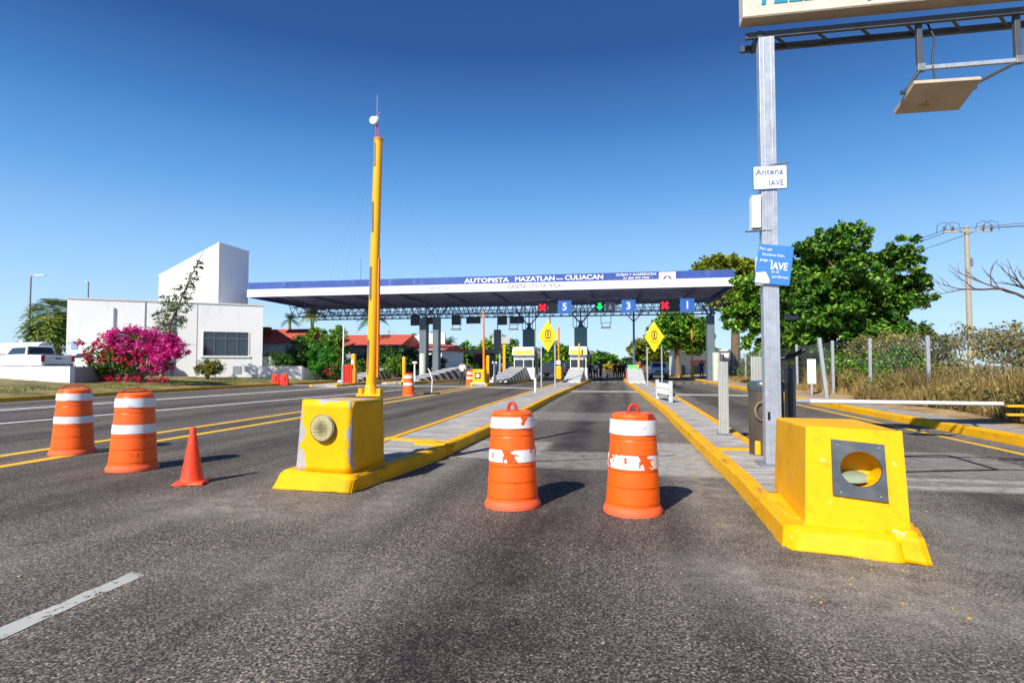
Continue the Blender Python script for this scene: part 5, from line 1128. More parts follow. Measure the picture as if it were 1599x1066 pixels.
def quadmesh(name, V, mt, parent, world=True, base=None):
    n = len(V)//4; me = bpy.data.meshes.new(name)
    if parent is not None and world: V = V-np.array(parent.location)
    me.vertices.add(len(V)); me.vertices.foreach_set('co', V.astype(np.float32).ravel())
    me.loops.add(4*n); me.loops.foreach_set('vertex_index', np.arange(4*n, dtype=np.int32))
    me.polygons.add(n); me.polygons.foreach_set('loop_start', np.arange(0, 4*n, 4, dtype=np.int32)); me.polygons.foreach_set('loop_total', np.full(n, 4, dtype=np.int32))
    me.update(calc_edges=True); me.validate(); me.materials.append(mt); o = bpy.data.objects.new(name, me); COL.objects.link(o)
    if parent is not None: o.parent = parent
    return o
def clumps(blobs, n, seed, rmin=.5, rmax=1.0, cr=.35):
    g = np.random.default_rng(seed); vol = np.array([(b[3]*b[4]*b[5])**(2/3) for b in blobs]); cnt = np.maximum(3, (n*vol/vol.sum()).astype(int)); out = []; rad = []
    for b, k in zip(blobs, cnt):
        d = g.normal(size=(k, 3)); d /= np.linalg.norm(d, axis=1, keepdims=True); r_ = rmin+(rmax-rmin)*g.random((k, 1))**.6
        out.append(np.array(b[:3])+d*r_*np.array(b[3:6])); rad.append(cr*(.6+.8*g.random(k))*min(b[3:6])**.5)
    return np.concatenate(out), np.concatenate(rad)
def limbs(m, base, targets, r0, seed, n=None, fork=.4):
    g = random.Random(seed); base = Vector(base)
    for tg in targets:
        tg = Vector(tg); mid = base.lerp(tg, .45)+Vector((g.uniform(-.25, .25), g.uniform(-.25, .25), g.uniform(.0, .3)))*(tg-base).length*.35
        pts = [base, base.lerp(mid, .5)+Vector((g.uniform(-.06, .06), g.uniform(-.06, .06), 0)), mid, mid.lerp(tg, .5), tg]; m.tube(pts, [r0, r0*.75, r0*.5, r0*.32, r0*.14], 6)
def tree(name, lab, cat, base, trunk_h, r0, blobs, ncl, per, size, lm, seed, group=None, bark=None, cr=.5, rmin=.45, nl=9, flat=1.0, kind=None, aspect=.5):
    t = thing(name, lab, cat, base, 0, group); cen, rad = clumps(blobs, ncl, seed, rmin, 1.0, cr)
    m = MB(); b = Vector(base); top = b+Vector((rng.uniform(-.2, .2), rng.uniform(-.2, .2), trunk_h)); m.tube([b, b.lerp(top, .3)+Vector((.05, .03, 0)), b.lerp(top, .7), top], [r0*1.25, r0, r0*.85, r0*.7], 9)
    idx = np.random.default_rng(seed).choice(len(cen), min(nl, len(cen)), replace=False); limbs(m, top, [tuple(cen[i]) for i in idx], r0*.55, seed)
    m.build('trunk', bark or M_BARK, t, world=True, smooth=True)
    quadmesh('crown', leaves(cen, rad, per, size, seed, flat=flat, aspect=aspect), lm, t); return t
LF_DK = leafmat('dense_green_leaves', '#173c0c', '#3f7a1c', '#9abf40', .28)
LF_BR = leafmat('bright_green_leaves', '#2a5a10', '#5b961e', '#b2cf4a', .3)
LF_OL = leafmat('olive_leaves', '#33401a', '#66702c', '#8f9440', .25)
LF_YG = leafmat('yellow_green_leaves', '#4c6414', '#7f8f24', '#b0ac38', .3)
LF_GR = leafmat('deep_green_leaves', '#17401a', '#356a26', '#6a9a3c', .2)  # a darker mix of leaf greens
LF_DRY = leafmat('dry_leaves', '#6a5430', '#a0864c', '#d4ba78', .3)
LF_DRYG = leafmat('dusty_olive_leaves', '#5a5a2c', '#948c4c', '#c4b874', .3)
PINK = leafmat('magenta_bracts', '#c01890', '#f828a0', '#ff78c8', .4)
REDF = leafmat('crimson_bracts', '#a01030', '#d92050', '#f0507a', .3)
# big roadside tree: several overlapping masses
def ragged_blobs(mass, n, seed, rr=(.55, 1.25), flat=.55):
    g = random.Random(seed); out = []
    for k in range(n):
        b = mass[k % len(mass)]; 
        while True:
            v = Vector((g.gauss(0, 1), g.gauss(0, 1), g.gauss(0, 1)))
            if v.length > .1: break
        v.normalize(); f = g.uniform(.55, 1.08); r_ = g.uniform(*rr)
        out.append((b[0]+v.x*b[3]*f, b[1]+v.y*b[4]*f, b[2]+v.z*b[5]*f, r_*1.25, r_*1.25, r_*flat))
    return out
bigm = [(14.6, 36, 6.9, 2.4, 2.4, 2.6), (13.2, 35, 5.4, 2.3, 2.3, 3.0), (16.3, 36, 6.4, 1.7, 2.0, 2.2), (11.6, 34.5, 4.4, 2.0, 2.0, 2.6), (14.4, 35, 3.2, 2.9, 2.0, 1.8), (16.8, 36, 4.6, 1.2, 1.5, 1.7)]
tree('broad_leaf_tree', 'huge dense green tree behind the gantry post and over the brushy fence', 'tree', (15.2, 36, .25), 2.6, .45,
     ragged_blobs(bigm, 92, 3)+[(17.2, 36, 7.9, 1.2, .8, .5), (17.7, 36, 8.4, .8, .6, .35), (17.7, 36, 5.4, .9, .7, .5), (13.0, 35.5, 8.9, .6, .5, .8), (13.9, 35.5, 9.0, .8, .6, .7), (14.8, 36, 9.3, .8, .6, .6), (15.6, 36, 8.9, .8, .6, .4), (11.9, 35, 8.0, .9, .6, .45)]+[(b[0], b[1]+.6, b[2], b[3]*.7, b[4]*.6, b[5]*.7) for b in bigm],
     1350, 50, .14, LF_DK, 3, cr=.40, rmin=.2, nl=18)
BIGT = [o for o in bpy.data.objects if o.name == 'broad_leaf_tree'][0]; BIGT.location.x -= 1.25
bm2 = [(9.6, 38.2, 6.0, 1.9, 1.6, 1.7), (8.9, 38.0, 4.6, 1.5, 1.3, 1.8), (10.9, 37.8, 3.4, 2.2, 1.4, 1.9), (10.9, 38, 6.0, 2.0, 1.5, 1.9), (12.2, 38, 4.8, 1.7, 1.3, 1.9)]
tree('broad_leaf_tree', 'bright green tree overlapping the right end of the canopy', 'tree', (10.6, 38.5, .25), 2.2, .3,
     ragged_blobs(bm2, 64, 5, (.5, 1.0))+[(8.3, 38, 6.4, .7, .6, .4), (9.4, 38, 7.3, .7, .6, .45), (8.3, 38, 3.0, .6, .6, .7), (10.4, 38, 1.9, 1.6, 1.0, 1.1), (12.2, 37.6, 1.9, 1.8, 1.0, 1.2)]+[(b[0], b[1]+.5, b[2], b[3]*.7, b[4]*.6, b[5]*.7) for b in bm2],
     860, 50, .135, LF_BR, 5, cr=.40, rmin=.2, nl=12)
tree('broad_leaf_tree', 'olive topped tree standing behind the right end of the canopy', 'tree', (12.5, 64, .2), 7, .5,
     [(11.3, 64, 11.6, 3.0, 3, 1.3), (14.5, 64, 10.5, 3.4, 3, 2.0), (12.6, 64, 9.0, 3.6, 3, 1.8)], 420, 45, .24, LF_YG, 6, cr=.5)
tree('broad_leaf_tree', 'green tree seen below the canopy behind the right diamond sign', 'tree', (7.6, 72, .1), 3.2, .35,
     [(7.3, 72, 6.0, 2.9, 2.5, 2.0), (5.4, 72, 4.8, 1.7, 2, 1.6), (9.6, 72, 5.0, 2.0, 2, 2.0), (7.6, 72, 7.4, 1.8, 1.5, .9)], 300, 40, .26, LF_BR, 8, cr=.5)
tree('broad_leaf_tree', 'low tree behind the green topped ramp under the canopy', 'tree', (4.3, 90, .1), 2.2, .3, [(4.3, 90, 3.6, 2.2, 2, 1.7), (6.2, 90, 3.3, 1.9, 2, 1.5)], 120, 40, .32, LF_YG, 9, cr=.5)
for i, (x, y, w, h, lm, lab) in enumerate(((-3.2, 135, 4.6, 4.6, LF_DK, 'rounded green tree at the end of the open lane'), (-12.0, 95, 3.2, 4.6, LF_DK, 'dark tree between the second booth and the left diamond sign'), (-8.6, 92, 2.6, 5.0, LF_BR, 'bright tree between the left diamond sign and the nearest booth'),
        (-19.4, 96, 4.5, 6.2, LF_BR, 'bright tree right of the dark booth behind the grey board'), (-27, 100, 4.8, 5.6, LF_DK, 'dark tree behind the gap right of the paired columns'), (-33, 98, 4.2, 5.0, LF_GR, 'dark green tree right behind the paired columns'), (-27.2, 80, 2.8, 6.2, LF_BR, 'green crown rising over the white gable roof'),
        (-46, 110, 6, 5.2, LF_GR, 'wide dark tree behind the red roofs'), (14, 110, 6, 5.5, LF_DK, 'tree beyond the white shed with the red stripe'), (27, 100, 6, 5.6, LF_DK, 'low green tree left of the power pole behind the brush'), (-16.3, 120, 4, 4.4, LF_DK, 'small far tree beyond the second booth'))):
    tree('distant_tree', lab, 'tree', (x, y, 0), h*.3, .2, [(x, y, h*.62, w*.8, w*.7, h*.38), (x-w*.45, y, h*.5, w*.5, w*.5, h*.3), (x+w*.5, y, h*.48, w*.5, w*.5, h*.32)], 110, 38, .10+.0024*y, lm, 20+i, 'trees beyond the toll plaza', cr=.5)
tree('distant_tree', 'yellow flowering shrub at the end of the open lane', 'shrub', (-1.0, 120, 0), .5, .1, [(-.6, 120, .9, 1.8, 1.5, .6)], 24, 30, .30, leafmat('yellow_flowers', '#8a7a10', '#d8b018', '#f0d040', .3), 44, cr=.5)
# far tree lines that read as one mass
cen, rad = clumps([(x, 330+nr.uniform(-30, 30), 2.6, 12, 6, nr.uniform(2.2, 4.6)) for x in np.arange(-420, 430, 17)], 1500, 55, .2, 1, .9)
o = quadmesh('far_woodland', leaves(cen, rad, 26, .95, 55), LF_GR, None); tag(o, 'long dark band of far trees along the horizon', None, kind='stuff')
# bougainvillea
t = thing('bougainvillea', 'large magenta and crimson flowering bougainvillea bush in front of the office', 'shrub', (-27.8, 30, .5))
gb = [(-29.6, 30, 1.9, 1.7, 1.3, 1.1), (-28.2, 30, 2.2, 2.0, 1.4, 1.3), (-30.4, 30, 1.0, 1.0, .9, .7), (-26.9, 30.2, 2.2, 1.4, 1.2, .9)]
cen, rad = clumps(gb, 170, 31, .2, 1.0, .42); quadmesh('foliage', leaves(cen, rad, 48, .085, 31), LF_DK, t)
pb = [(-28.4, 29.6, 3.05, 1.9, 1.1, .62), (-27.2, 29.6, 2.6, 1.9, 1.1, .95), (-26.4, 29.7, 1.9, 1.5, 1.0, .8), (-25.6, 29.7, 2.4, 1.1, .9, .75), (-25.4, 29.8, 3.05, .5, .4, .25)]
cen, rad = clumps(pb, 210, 32, .45, 1.0, .36); quadmesh('magenta_flowers', leaves(cen, rad, 46, .085, 32, up=.6), PINK, t)
rb_ = [(-28.6, 29.2, 2.1, 1.9, .9, .7), (-30.0, 29.6, 1.6, 1.3, .9, .8), (-30.9, 29.8, 2.5, 1.3, .6, .6), (-27.2, 29.0, 1.7, 1.2, .7, .5)]
cen, rad = clumps(rb_, 95, 33, .5, 1.05, .24); quadmesh('crimson_flowers', leaves(cen, rad, 26, .08, 33, up=.6), REDF, t)
m = MB(); limbs(m, (-28.0, 30, .35), [(-30.8, 29.8, 2.6), (-29.6, 29.5, 1.6), (-28.2, 29.8, 2.2), (-26.8, 29.7, 2.2), (-25.6, 29.7, 2.3), (-31.6, 29.8, 2.2), (-30.2, 30, 3.0), (-24.6, 29.7, 2.0), (-24.7, 29.8, 2.8), (-29.2, 29.5, .9)], .07, 9)
m.build('stems', M_BARK, t, world=True, smooth=True)
cen, rad = clumps([(-28.4, 29.3, .62, 2.6, .9, .22), (-26.0, 29.0, .55, 1.6, .5, .18)], 60, 34, .2, 1, .25); tag(quadmesh('fallen_flowers', leaves(cen, rad, 16, .06, 34), REDF, None), 'fallen pink petals and low plants under the bougainvillea', None, kind='stuff')
# slender tree in front of the office
t = thing('slender_tree', 'slender grey green tree leaning right in front of the white tower', 'tree', (-31.0, 35.2, .4))
path = [(-31.0, 35.2, .3), (-30.9, 35.2, 2.2), (-30.3, 35.2, 4.4), (-29.3, 35.2, 6.6), (-28.5, 35.2, 8.2), (-27.9, 35.2, 9.3)]
m = MB(); m.tube(path, [.14, .12, .09, .06, .04, .02], 8)
bl = [(-30.7, 35.2, 3.6, 1.0, .8, 1.0), (-30.2, 35.2, 4.8, 1.15, .8, .9), (-29.9, 35.2, 5.8, 1.1, .8, .8), (-29.3, 35.2, 6.7, .65, .6, .75), (-28.7, 35.2, 7.6, .42, .4, .7), (-28.1, 35.2, 8.7, .28, .3, .7), (-30.9, 35.2, 6.1, .35, .3, .2), (-31.6, 35.2, 4.9, .4, .3, .3), (-31.2, 35.2, 2.7, .7, .6, .6)]
cen, rad = clumps(bl, 190, 36, .3, 1.05, .27); limbs(m, path[1], [tuple(c) for c in cen[:90:7]], .035, 6); m.build('trunk', M_BARKP, t, world=True, smooth=True)
quadmesh('crown', leaves(cen, rad, 24, .075, 36), leafmat('grey_green_leaves', '#39452a', '#66713f', '#98a068', .2), t)
def shrub(lab, x, y, z, w, h, lm, seed, n=70, per=45, size=.07, blobs=None, d=None, group=None, name='shrub'):
    t = thing(name, lab, 'shrub', (x, y, z), 0, group); bl = blobs or [(x, y, z+h*.58, w/2, (d or w)/2, h*.45)]
    cen, rad = clumps(bl, n, seed, .3, 1.0, .34); m = MB(); limbs(m, (x, y, z-.05), [tuple(c) for c in cen[:6]], .04+.01*h, seed); m.build('stem', M_BARK, t, world=True)
    quadmesh('foliage', leaves(cen, rad, per, size, seed), lm, t); return t
shrub('small clipped round shrub with reddish top before the office window', -28.3, 36.4, .5, 1.9, 1.25, leafmat('reddish_green_leaves', '#2a4a10', '#56801c', '#b87830', .2), 40)
shrub('dark hedge clump on top of the garden wall', -26.9, 42.8, .6, 2.3, 1.9, LF_DK, 41); shrub('dark creeper mass on the corner beside the office', -26.5, 46, .2, 3.0, 3.8, LF_GR, 42, 90, 45, .1)
shrub('tall bright green bush left of the thin white pole', -25.2, 47.5, .2, 4.4, 5.2, LF_BR, 43, 150, 55, .11, blobs=[(-26.0, 47.5, 3.5, 1.7, 1.4, 1.2), (-24.6, 47.5, 3.9, 1.5, 1.3, 1.0), (-24.4, 48, 2.9, 1.4, 1.3, 1.3), (-26.3, 46.5, 1.7, 1.7, 1.3, 1.3)])
shrub('vivid green rounded bush beside the garden wall steps', -24.7, 45.6, .2, 2.6, 2.9, leafmat('vivid_green_leaves', '#1f6a18', '#3f9a2a', '#8ccf50', .3), 45, 90, 50, .09)
shrub('low green bush with pink flowers before the thin white pole', -22.8, 45.4, .2, 2.6, 2.1, LF_DK, 46, 80, 45, .08, blobs=[(-23.0, 45.4, 1.1, 1.3, .9, .9), (-21.6, 46, 1.2, 1.0, .8, .9)])
cen, rad = clumps([(-23.2, 44.6, 1.0, .6, .3, .4)], 9, 47, .2, 1, .3); quadmesh('flowers', leaves(cen, rad, 30, .07, 47), REDF, bpy.data.objects[[o.name for o in bpy.data.objects if o.name.startswith('shrub')][-1]])
shrub('dark banana like plants behind the red barrier cabinet', -20.3, 50, .2, 3.2, 2.8, LF_GR, 48, 70, 30, .16); shrub('light green plant right of the red barrier cabinet', -19.0, 48, .2, 1.8, 2.0, LF_BR, 49, 40, 40, .08)
for i, (x, y, h, lm) in enumerate(((-17.8, 57, 3.1, LF_GR), (-19.5, 60, 3.0, LF_GR), (-16.6, 62, 2.5, LF_OL), (-22.5, 60.5, 3.2, LF_GR), (-28.5, 60.3, 3.0, LF_GR))):
    shrub(('dark garden bush under the red roof right of the raised boom', 'dark garden bush directly right of the raised boom', 'olive garden bush left of the paired columns', 'dark garden bush directly left of the raised boom', 'dark garden bush below the long red roof')[i], x-3.5, y, .1, 3.4, h, lm, 60+i, 70, 34, .13, group='garden bushes under the red roofs')
# palms
def palm(lab, x, y, h, fl, nf, seed, lm, fan=False, tr=.2, skirt=False):
    t = thing('fan_palm' if fan else 'palm_tree', lab, 'palm tree', (x, y, 0)); g = np.random.default_rng(seed)
    MB().tube([(0, 0, 0), (.1, 0, h*.5), (0, 0, h)], [tr*1.2, tr, tr*.85], 10).build('trunk', M_BARKP, t, smooth=True)
    Q = []
    for k in range(nf):
        a = g.uniform(0, 2*math.pi); e = g.uniform(-.9 if skirt else -.35, 1.25); L_ = fl*g.uniform(.8, 1.1); d = np.array([math.cos(a)*math.cos(e), math.sin(a)*math.cos(e), math.sin(e)]); prev = np.array([0, 0, h]); side = np.array([-math.sin(a), math.cos(a), 0])
        ns = 9
        for i in range(1, ns+1):
            f = i/ns; p = np.array([0, 0, h])+d*L_*f+np.array([0, 0, -L_*.55*f*f])
            if fan:
                if i < 5: w = .03
                else: w = .75*math.sin(math.pi*min(1, (f-.45)/.6))+.02
                for s_ in (-1, 1):
                    for j in range(3 if i >= 5 else 1):
                        sp = side*s_*w*(j+1)/2.2+d*.25*w; Q += [prev, prev+side*s_*.02, p+sp, p+sp*.7]
            else:
                ll = .30*fl*math.sin(math.pi*min(1, f*.85+.12))
                for s_ in (-1, 1):
                    for j in (0, .5):
                        q0 = prev+(p-prev)*j; q1 = q0+(p-prev)*.35; tip = (q0+q1)/2+side*s_*ll+d*ll*.35-np.array([0, 0, ll*.45]); Q += [q0, q1, tip+(p-prev)*.06, tip]
                Q += [prev-side*.015, prev+side*.015, p+side*.015, p-side*.015]
            prev = p
    quadmesh('fronds', np.array(Q), lm, t, world=False); return t
palm('bushy fan palm beside the left end of the office wall', -56.3, 50, 6.7, 3.3, 260, 71, leafmat('fan_palm_leaves', '#2c5a1c', '#66902f', '#b8a448', .3), True, .35, True)
palm('small yellowish palm seen just under the canopy left end', -33.6, 60, 7.3, 2.0, 26, 72, LF_YG); palm('second palm trunk left of the small yellowish palm', -37.6, 62, 6.9, 1.6, 14, 75, LF_GR)
palm('dark drooping palm close to the raised boom under the canopy', -28.6, 65, 7.4, 2.6, 26, 73, LF_GR); palm('distant palm with pale trunk left of the thin orange boom', -23.6, 80, 4.6, 2.4, 18, 74, LF_GR, tr=.35)
# bare tree at the right picture edge
t = thing('bare_tree', 'leafless tree reaching in from the right picture edge', 'tree', (15.3, 22.5, .3)); m = MB(); gb_ = random.Random(12)
def branch(p, d, L_, r, dep):
    pts = [p]; q = Vector(p); dd = Vector(d).normalized()
    for k in range(5): dd = (dd+Vector((gb_.uniform(-.22, .22), gb_.uniform(-.15, .15), gb_.uniform(-.14, .2)))).normalized(); q = q+dd*L_/5; pts.append(tuple(q))
    m.tube(pts, [r*(1-.13*k) for k in range(6)], 5 if dep > 1 else 7)
    if dep < 4:
        for k in (2, 3, 4, 5):
            if gb_.random() < .85: nd = (dd*.6+Vector((gb_.uniform(-.8, .5), gb_.uniform(-.5, .5), gb_.uniform(-.2, .95)))).normalized(); branch(pts[k], nd, L_*gb_.uniform(.45, .65), r*.5, dep+1)
m.tube([(15.6, 22.5, .2), (15.5, 22.5, 1.6), (15.2, 22.5, 3.2)], [.26, .22, .17], 9)
for d, L_ in (((-1, 0, .42), 2.2), ((-.9, -.1, .8), 1.5), ((.6, .1, .9), 1.8), ((1, .2, .6), 2.0), ((.2, .3, 1), 1.6)): branch((15.2, 22.5, 3.1), d, L_, .085, 1)
m.build('branches', mat('reddish_bare_bark', '#5a4038', .85), t, world=True)
# dry brush along the fence
g = np.random.default_rng(90)
def brush(nm, lab, n, xr, yr, h, mt, seed, w=.012, lean=.35):
    g = np.random.default_rng(seed); x = g.uniform(*xr, n); y = g.uniform(*yr, n); x = x+.25*np.sin(y*.8); P = np.stack([x, y, np.full(n, .22)], 1); hh = h*(.45+.75*g.random(n))*(.75+.25*np.sin(y*1.3+x)); a = g.uniform(0, 6.28, n)
    s_ = np.stack([np.cos(a), np.sin(a), np.zeros(n)], 1)*w; ln = g.normal(size=(n, 3))*lean*hh[:, None]*np.array([1, 1, 0]); up = np.stack([np.zeros(n), np.zeros(n), hh], 1)
    V = np.stack([P-s_, P+s_, P+s_*.3+up+ln, P-s_*.3+up+ln], 1).reshape(-1, 3); o = quadmesh(nm, V, mt, None); tag(o, lab, None, kind='stuff'); return o
brush('dry_grass', 'tall straw coloured grass at the foot of the fence', 36000, (9.9, 13.0), (9, 34), 1.0, LF_DRY, 91, .014)
brush('dry_grass', 'short dry grass on the verge between pavement and fence', 12000, (9.0, 11.2), (9, 60), .32, LF_DRY, 92, .012)
brush('dry_grass', 'ragged dry grass spilling towards the right pavement', 16000, (8.7, 10.6), (6, 23), .55, LF_DRY, 98, .013)
cen, rad = clumps([(9.7+nr.uniform(-.6, .6), y, .5, .5, .7, .35) for y in np.arange(7, 24, .9)], 170, 99, .1, 1.1, .38)
tag(quadmesh('dry_brush', leaves(cen, rad, 40, .05, 99, up=.1), LF_DRYG, None), 'low scrubby weeds between pavement and fence', None, kind='stuff')
cen, rad = clumps([(11.9+nr.uniform(-.5, .6), y, .95+nr.uniform(-.2, .3), .8, .8, .85) for y in np.arange(8, 60, .9)], 1000, 93, .1, 1.1, .42)
tag(quadmesh('dry_brush', leaves(cen, rad, 42, .055, 93, up=.1), LF_DRYG, None), 'tangled olive brown brush behind the wire fence', None, kind='stuff')
cen, rad = clumps([(12.6+nr.uniform(-.3, .8), y, 2.25+nr.uniform(-.25, .2), 1.0, 1.1, .55) for y in list(np.arange(8, 24.5, 1.3))+list(np.arange(27.5, 40, 1.4))], 640, 94, .1, 1.1, .44)
tag(quadmesh('brush_canopy', leaves(cen, rad, 40, .06, 94, up=.2), LF_DRYG, None), 'ragged olive brown scrub tops above the fence', None, kind='stuff')
cen, rad = clumps([(11.0+nr.uniform(-.4, .6), y, 1.1, .8, 1.0, 1.0) for y in (25.5, 26.8, 28, 29, 30, 31.2, 32.5, 35, 38, 41, 44, 48, 52)]+[(12.2, 18.5, 1.3, .6, .6, .6), (12.4, 14, 1.2, .7, .7, .8), (11.6, 24.6, 1.2, .5, .7, .8)], 420, 95, .1, 1.1, .42)
tag(quadmesh('green_brush', leaves(cen, rad, 42, .065, 95, up=.2), LF_DK, None), 'green climbing weeds on the fence', None, kind='stuff')
m = MB()
for k in range(90):
    y = rng.uniform(8, 40); x = 12.1+rng.uniform(-.7, .8); m.tube([(x, y, .2), (x+rng.uniform(-.15, .15), y+rng.uniform(-.2, .2), 1.2), (x+rng.uniform(-.4, .4), y+rng.uniform(-.5, .5), 2.5)], [.025, .018, .008], 4)
tag(m.build('brush_stems', M_BARK), 'thin brown stems inside the roadside scrub', None, kind='stuff')
tree('small_tree', 'small dusty tree with thin trunk behind the fence', 'tree', (13.2, 27, .25), 1.3, .07, [(13.2, 27, 2.2, 1.1, .9, .6)], 40, 36, .06, LF_OL, 96, cr=.4, nl=6)
# verge grass tufts at left
brush('verge_tufts', 'dry and green grass tufts on the left verge', 9000, (-34, -23.6), (18, 44), .14, LF_YG, 97, .012)
bpy.data.objects['verge_tufts'].location.z = .12
rc = MB()
for (x, y, s) in ((-25.2, 33.4, .9), (-24.6, 34.2, .6), (-26.2, 33.0, .7)): rc.box((x, y, .42), (s*2.2, s, .35), rz=.5, top=(.7, .6))

# ---------------------------------------------------------------- people
def person(lab, loc, rz, shirt, trousers, pose='stand', hat=None, h=1.72, group=None, skin_=None, bare=False):
    t = thing('person', lab, 'person', loc, rz, group); k = h/1.72
    J = {}; E_ = []
    def add(n, p, r, par=None): J[n] = (Vector(p)*k, r*k); (E_.append((par, n)) if par else None)
    lean = {'stand': 0, 'bend': .22, 'walk': .04, 'arms': 0}[pose]
    add('pelvis', (0, 0, .95), .145); add('belly', (0, lean*.3, 1.10), .14, 'pelvis'); add('chest', (0, lean*.8, 1.32), .165, 'belly'); add('neck', (0, lean*1.25, 1.47), .06, 'chest')
    add('chin', (0, lean*1.3+.01, 1.53), .07, 'neck'); add('head', (0, lean*1.4+.01, 1.62), .098, 'chin'); add('crown', (0, lean*1.4, 1.68), .07, 'head'); add('nose', (0, lean*1.4+.115, 1.60), .014, 'head')
    for s_ in (-1, 1): add('ear%d' % s_, (s_*.10, lean*1.4, 1.61), .014, 'head')
    for s_ in (-1, 1):
        st = {'walk': .16*s_}.get(pose, .03*s_)
        add('hip%d' % s_, (s_*.10, 0, .88), .105, 'pelvis'); add('knee%d' % s_, (s_*.11, st*.6+.02, .50), .07, 'hip%d' % s_); add('ankle%d' % s_, (s_*.12, st-.02, .09), .047, 'knee%d' % s_); add('toe%d' % s_, (s_*.13, st+.15, .045), .042, 'ankle%d' % s_)
        add('shoulder%d' % s_, (s_*.19, lean*1.0, 1.38), .072, 'chest')
        if pose == 'arms' and s_ > 0 or pose == 'bend': el, wr = (s_*.27, lean+.10, 1.12), (s_*.16, lean+.34, 1.14)
        elif pose == 'walk': el, wr = (s_*.25, lean-.08*s_, 1.12), (s_*.25, lean-.16*s_+.08, .90)
        else: el, wr = (s_*.26, lean-.02, 1.11), (s_*.25, lean+.05, .86)
        add('elbow%d' % s_, el, .048, 'shoulder%d' % s_); add('wrist%d' % s_, wr, .032, 'elbow%d' % s_)
        d = (Vector(wr)-Vector(el)).normalized(); side = Vector((0, 1, 0)) if abs(d.y) < .7 else Vector((s_*-1, 0, 0)); pm = Vector(wr)+d*.07; add('palm%d' % s_, pm, .034, 'wrist%d' % s_)
        for f in range(4):
            o_ = side*(.03-.02*f); add('f%d%d' % (f, s_), pm+o_+d*(.05-.006*abs(f-1)), .009, 'palm%d' % s_); add('g%d%d' % (f, s_), pm+o_+d*(.085-.008*abs(f-1))+Vector((-s_*.015, 0, 0)), .008, 'f%d%d' % (f, s_))
        add('th%d' % s_, pm+side*.05+d*.01, .010, 'wrist%d' % s_); add('tj%d' % s_, pm+side*.06+d*.04, .008, 'th%d' % s_)
    names = list(J); me = bpy.data.meshes.new('body'); me.from_pydata([J[n][0] for n in names], [(names.index(a), names.index(b)) for a, b in E_], [])
    o = bpy.data.objects.new('body', me); COL.objects.link(o); sk = o.modifiers.new('skin', 'SKIN'); 
    for i, n in enumerate(names):
        sv = me.skin_vertices[0].data[i]; r_ = J[n][1]; sv.radius = (r_, r_*(.68 if n in ('pelvis', 'belly', 'chest') else 1)); sv.use_root = (n == 'pelvis')
    ss = o.modifiers.new('sub', 'SUBSURF'); ss.levels = 2; ss.render_levels = 2
    bpy.context.view_layer.update(); m2 = bpy.data.meshes.new_from_object(o.evaluated_get(bpy.context.evaluated_depsgraph_get())); o.modifiers.clear(); o.data = m2; m2.name = 'body'
    for mm in (mat('shirt_'+shirt.strip('#'), shirt, .8), mat('trousers_'+trousers.strip('#'), trousers, .8), M_SKIN, mat('black_shoe', '#161616', .5)): m2.materials.append(mm)
    segs = [(J[a][0], J[b][0], b) for a, b in E_]
    for p in m2.polygons:
        c = p.center; best = None
        for a, b, n in segs:
            ab = b-a; f = max(0, min(1, (c-a).dot(ab)/max(ab.length_squared, 1e-9))); d = (a+ab*f-c).length
            if best is None or d < best[0]: best = (d, n, f)
        n, f = best[1], best[2]
        if n.startswith(('toe',)) or (n.startswith('ankle') and f > .9): mi = 3
        elif n.startswith(('hip', 'knee', 'ankle')) or (n == 'belly' and c.z < .98*k): mi = 1
        elif n.startswith(('chin', 'head', 'crown', 'nose', 'ear', 'wrist', 'palm', 'f', 'g', 'th', 'tj')): mi = 2
        elif n == 'neck' and f > .4: mi = 2
        elif n.startswith('elbow') and f > .75: mi = 2 if bare else 0
        else: mi = 0
        p.material_index = mi; p.use_smooth = True
    o.parent = t; hd = J['head'][0]
    MB().lathe([(.03, -.02), (.102, .0), (.108, .04), (.09, .085), (.04, .108)], 16, c=(hd.x, hd.y-.014, hd.z+.005)).build('hair', M_HAIR, t, smooth=True)
    if hat:
        m = MB(); m.lathe([(.112, .03), (.116, .07), (.09, .12), (.02, .135)], 16, c=(hd.x, hd.y, hd.z)); m.box((hd.x, hd.y+.13, hd.z+.045), (.16, .12, .012)); m.build('cap', mat('cap_'+hat.strip('#'), hat, .7), t, smooth=True)
    return t
GPp = 'people standing about the toll plaza'
person('person in white shirt and dark trousers leading the left group past the booth', (-1.75, 55.0, 0), R(160), '#eef0f2', '#141a2c', 'walk')
person('person in navy uniform on the left of the group by the booth', (-2.25, 54.6, 0), R(200), '#22315c', '#131a30', 'stand')
person('person in royal blue shirt on the right of the group by the booth', (-1.3, 55.6, 0), R(120), '#2c4aa0', '#10142a', 'arms')
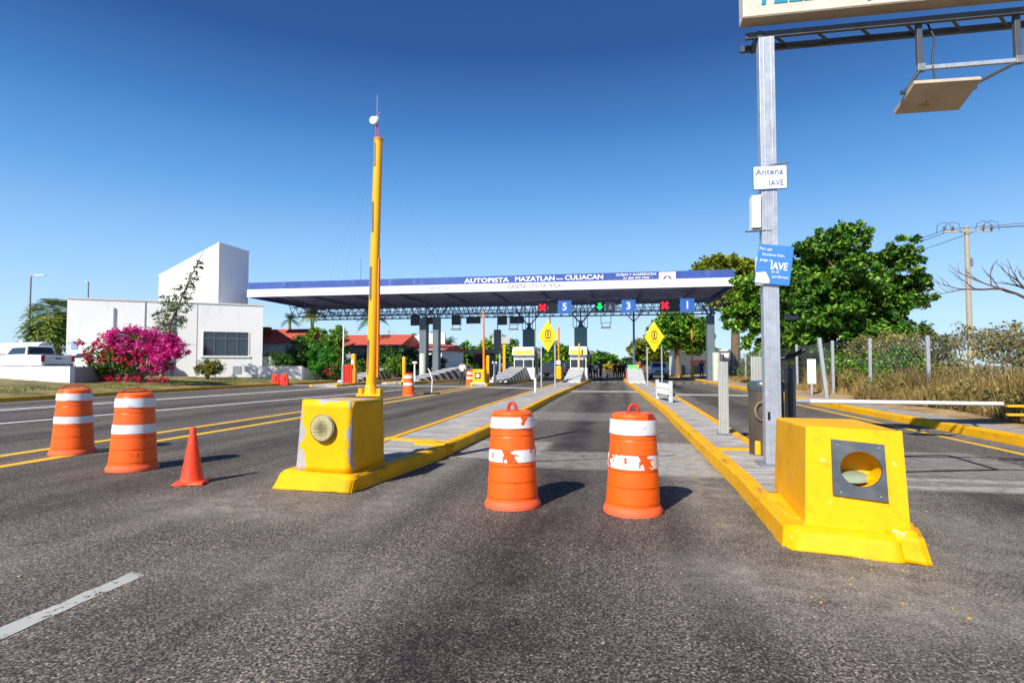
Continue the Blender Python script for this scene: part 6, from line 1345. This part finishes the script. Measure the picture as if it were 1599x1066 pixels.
person('person in black standing left in the middle of the open lane', (.05, 56.5, 0), R(170), '#16181f', '#101218', 'stand')
person('person in black bending forward in the middle of the open lane', (.45, 57.0, 0), R(200), '#1b1d28', '#0f1118', 'bend')
person('person in dark shirt with bare arms right in the middle of the open lane', (.85, 56.2, 0), R(150), '#1a2238', '#12141f', 'walk', bare=True)
person('person in grey shirt and blue cap beside the right island kerb', (1.30, 53.5, .16), R(210), '#8a8f9c', '#5b5048', 'stand', hat='#2a4a9a', h=1.8)
person('person in red shirt behind the green topped ramp', (2.1, 53.2, .16), R(180), '#d82a30', '#202430', 'stand')
person('person in navy clothes left by the pink striped shed', (8.05, 56.5, .15), R(190), '#1c2f6a', '#10142a', 'stand')
person('person in dark clothes right beside the grey canopy column', (9.0, 55.2, .15), R(170), '#1a2540', '#10121c', 'stand')
person('person in white shirt beside the far orange drum', (-11.3, 42.2, 0), R(170), '#eceef0', '#2a3044', 'stand')
person('person in green vest left of the two behind the striped ramp', (-13.2, 54.8, .0), R(170), '#18b060', '#1c2430', 'stand')
person('person in yellow green vest behind the striped ramp', (-12.5, 55.2, .0), R(190), '#b8e030', '#1c2430', 'stand')
person('person in green vest far left behind the raised boom', (-20.4, 54.0, .0), R(170), '#20b868', '#1c2430', 'stand')
# an orange cone far down the lane and one by the right kerb
def cone_copy(src, loc, lab):
    return dup(src, loc, 0, lab)
cone0 = [o for o in bpy.data.objects if o.name == 'traffic_cone'][0]
cone_copy(cone0, (-.75, 60, 0), 'tiny far cone between the two groups of people'); cone_copy(cone0, (6.3, 57.5, 0), 'far red cone beside the yellow kerb at right'); cone_copy(cone0, (1.05, 51.0, .16), 'far red cone at the end of the right island kerb')
cone0['label'] = 'nearest scuffed orange-red cone on the asphalt beside the drums'

# no drum stands perfectly plumb on the worn road
for i, o in enumerate([o for o in bpy.data.objects if o.name.startswith('traffic_drum')]): o.rotation_euler.x = (-.012, .010, .014, -.010, .0, .01)[i % 6]; o.rotation_euler.y = (.010, -.012, .006, .012, .01, 0)[i % 6]
